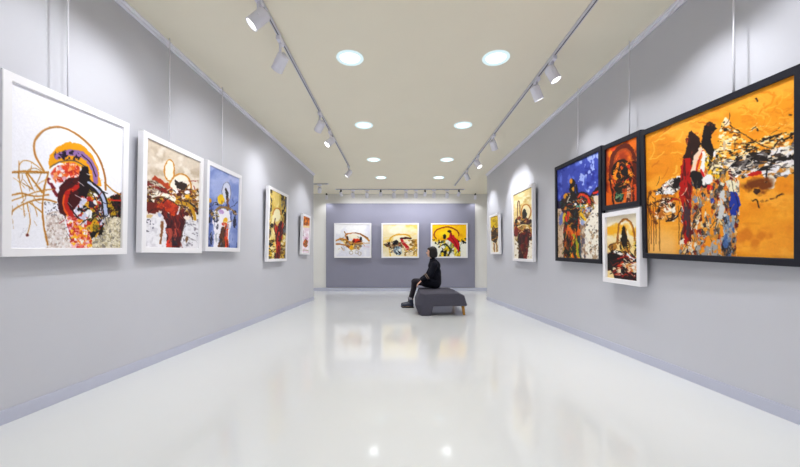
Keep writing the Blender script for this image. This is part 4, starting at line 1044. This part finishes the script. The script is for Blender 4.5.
def person():
    X0, Y0 = .70, 7.30
    t = tag(empty('person', (X0, Y0, 0)), 'person with a black bob in a dark knit seated in profile on the charcoal bench', 'person')
    def V(x, y, z): return Vector((x - X0, y, z))       # y already relative to the body's middle
    b = bmesh.new()
    # trunk
    capsule(b, V(.735, -.06, .492), V(.735, .06, .492), .10, .10)
    capsule(b, V(.735, 0, .50), V(.735, 0, .66), .105, .10)
    capsule(b, V(.730, 0, .66), V(.695, 0, .82), .10, .095)
    capsule(b, V(.695, -.10, .86), V(.695, .10, .86), .065, .065)
    capsule(b, V(.680, 0, .90), V(.655, 0, 1.05), .048, .043)
    # head: skull, face, chin, nose, ears
    ellipsoid(b, V(.652, 0, 1.150), (.092, .074, .088))
    ellipsoid(b, V(.612, 0, 1.112), (.056, .058, .078))
    ellipsoid(b, V(.590, 0, 1.055), (.026, .028, .020))
    capsule(b, V(.560, 0, 1.140), V(.545, 0, 1.112), .008, .012)
    for s in (-1, 1):
        ellipsoid(b, V(.650, s * .074, 1.115), (.018, .008, .028))
    # arms and hands
    hands = {}
    for s in (-1, 1):
        sh = V(.695, s * .155, .865)
        el = V(.600, s * .205, .665)
        wr = V(.430, s * (.185 if s < 0 else .15), .560)
        capsule(b, sh, el, .044, .036)
        capsule(b, el, wr, .036, .024)
        dirh = Vector((-.70, 0, -.72)).normalized()
        pk = wr + dirh * .085
        side = Vector((0, 1, 0))
        for q in (-1.5, -.5, .5, 1.5):                  # palm
            capsule(b, wr + side * q * .009 + dirh * .01, pk + side * q * .0205, .0135, .0105)
        for q, ln in ((-1.5, .062), (-.5, .075), (.5, .070), (1.5, .054)):
            k0 = pk + side * q * .0215
            k1 = k0 + (dirh + Vector((-.12, q * .06, -.10))).normalized() * ln * .5
            k2 = k1 + (dirh + Vector((.45, q * .02, -.5))).normalized() * ln * .5
            capsule(b, k0, k1, .0084, .0076, 10)
            capsule(b, k1, k2, .0076, .0064, 10)
        th0 = wr + dirh * .03 + side * (-s) * .026
        th1 = th0 + (dirh * .6 + side * (-s) * .7).normalized() * .036
        th2 = th1 + (dirh + side * (-s) * .15).normalized() * .028
        capsule(b, th0, th1, .011, .0095, 10)
        capsule(b, th1, th2, .0095, .0075, 10)
        hands[s] = (sh, el, wr)
    # legs
    legs = {}
    for s in (-1, 1):
        hip = V(.700, s * .085, .492)
        kn = V(.290 if s < 0 else .305, s * .075, .530)
        an = V(.222 if s < 0 else .205, s * .085, .110)
        capsule(b, hip, kn, .082, .055)
        mid = kn.lerp(an, .35) + Vector((.012, 0, 0))
        capsule(b, kn, mid, .052, .050)
        capsule(b, mid, an, .050, .034)
        capsule(b, an, an + Vector((0, 0, -.06)), .034, .034)
        capsule(b, an + Vector((.01, 0, -.065)), an + Vector((-.15, s * .015, -.075)), .034, .026)
        legs[s] = (hip, kn, mid, an)
    body = fuse('body', b, .0040, M_SKIN, t, 2)
    for s in (-1, 1):
        e = bmesh.new(); ellipsoid(e, V(.566, s * .026, 1.140), (.006, .011, .006)); obj('eye', e, M_EYE, t, True)
        e = bmesh.new(); ellipsoid(e, V(.566, s * .027, 1.158), (.006, .017, .003)); obj('eyebrow', e, M_HAIR, t, True)
    e = bmesh.new(); ellipsoid(e, V(.561, 0, 1.082), (.007, .020, .006)); obj('lips', e, M_LIP, t, True)
    # tights
    b = bmesh.new()
    for s in (-1, 1):
        hip, kn, mid, an = legs[s]
        capsule(b, hip, kn, .090, .062)
        capsule(b, kn, mid, .059, .057)
        capsule(b, mid, an + Vector((0, 0, .035)), .057, .040)
    capsule(b, V(.735, -.06, .492), V(.735, .06, .492), .105, .105)
    fuse('tights', b, .009, M_TIGHT, t, 3)
    # long loose knit: body, sleeves, hem over the thighs
    b = bmesh.new()
    capsule(b, V(.725, -.07, .500), V(.725, .07, .500), .115, .115)
    capsule(b, V(.725, -.05, .62), V(.725, .05, .62), .115, .115)
    capsule(b, V(.725, 0, .52), V(.715, 0, .72), .132, .132)
    capsule(b, V(.710, -.055, .80), V(.710, .055, .80), .108, .108)
    capsule(b, V(.712, 0, .64), V(.695, 0, .84), .125, .105)
    capsule(b, V(.690, -.125, .875), V(.690, .125, .875), .070, .070)
    ellipsoid(b, V(.705, 0, .850), (.128, .175, .125))
    ellipsoid(b, V(.690, 0, .930), (.088, .120, .070))
    capsule(b, V(.684, 0, .90), V(.668, 0, .975), .075, .058)
    for s in (-1, 1):
        sh, el, wr = hands[s]
        capsule(b, sh, el, .070, .062)
        capsule(b, el, wr.lerp(el, .10), .060, .042)
        hip, kn, mid, an = legs[s]
        capsule(b, hip, hip.lerp(kn, .45), .108, .094)
    knit = fuse('knit_dress', b, .010, M_KNIT, t, 5)
    for s in (-1, 1):
        sh, el, wr = hands[s]
        for f0, f1 in ((.20, .30), (.36, .42)):
            bm = bmesh.new()
            p0, p1 = el.lerp(wr, f0), el.lerp(wr, f1)
            r0, r1 = .0605 - .016 * f0, .0605 - .016 * f1
            lathe(bm, [(r0 - .006, 0), (r0, .002), (r1, (p1 - p0).length - .002), (r1 - .006, (p1 - p0).length)], p0, p1 - p0, 24, False, False)
            obj('sleeve_band', bm, M_BAND, knit, True)['label'] = 'pale patterned band on the sleeve'
    # hair: chin-length bob with fringe
    b = bmesh.new()
    ellipsoid(b, V(.668, 0, 1.163), (.098, .087, .091))
    ellipsoid(b, V(.690, 0, 1.105), (.086, .092, .098))
    for s in (-1, 1):
        ellipsoid(b, V(.660, s * .062, 1.095), (.066, .034, .088))
        ellipsoid(b, V(.700, s * .050, 1.058), (.066, .046, .046))
    ellipsoid(b, V(.600, 0, 1.200), (.040, .064, .030))
    fuse('hair', b, .007, M_HAIR, t, 3)
    # boots
    for s in (-1, 1):
        hip, kn, mid, an = legs[s]
        ax, ay = an.x, an.y
        b = bmesh.new()
        capsule(b, V(X0 + ax + .004, ay, .155), V(X0 + ax + .008, ay, .075), .046, .045)
        capsule(b, V(X0 + ax + .018, ay, .060), V(X0 + ax - .04, ay, .060), .044, .045)
        capsule(b, V(X0 + ax - .04, ay + s * .003, .065), V(X0 + ax - .15, ay + s * .012, .050), .047, .037)
        boot = fuse('boot', b, .008, M_BOOT, t, 3)
        bm = bmesh.new()
        pts = []
        for k in range(20):
            a = 2 * math.pi * k / 20
            cx = math.cos(a)
            x = ax - .062 + .128 * cx
            wdt = .040 + .006 * (-cx) - .004 * cx * cx
            pts.append((x, ay + s * .006 + wdt * math.sin(a)))
        lo = [bm.verts.new((x, y, 0.0)) for x, y in pts]
        hi = [bm.verts.new((x, y, .024)) for x, y in pts]
        for k in range(20):
            bm.faces.new((lo[k], lo[(k + 1) % 20], hi[(k + 1) % 20], hi[k]))
        bm.faces.new(lo); bm.faces.new(hi)
        obj('sole', bm, M_SOLE, boot)
        bm = bmesh.new()
        lathe(bm, [(.040, 0), (.044, .012), (.044, .032), (.040, .044)], V(X0 + ax + .002, ay, .165), (0, 0, 1), 20)
        obj('sock', bm, M_SOCK, t, True)
    return t
person()
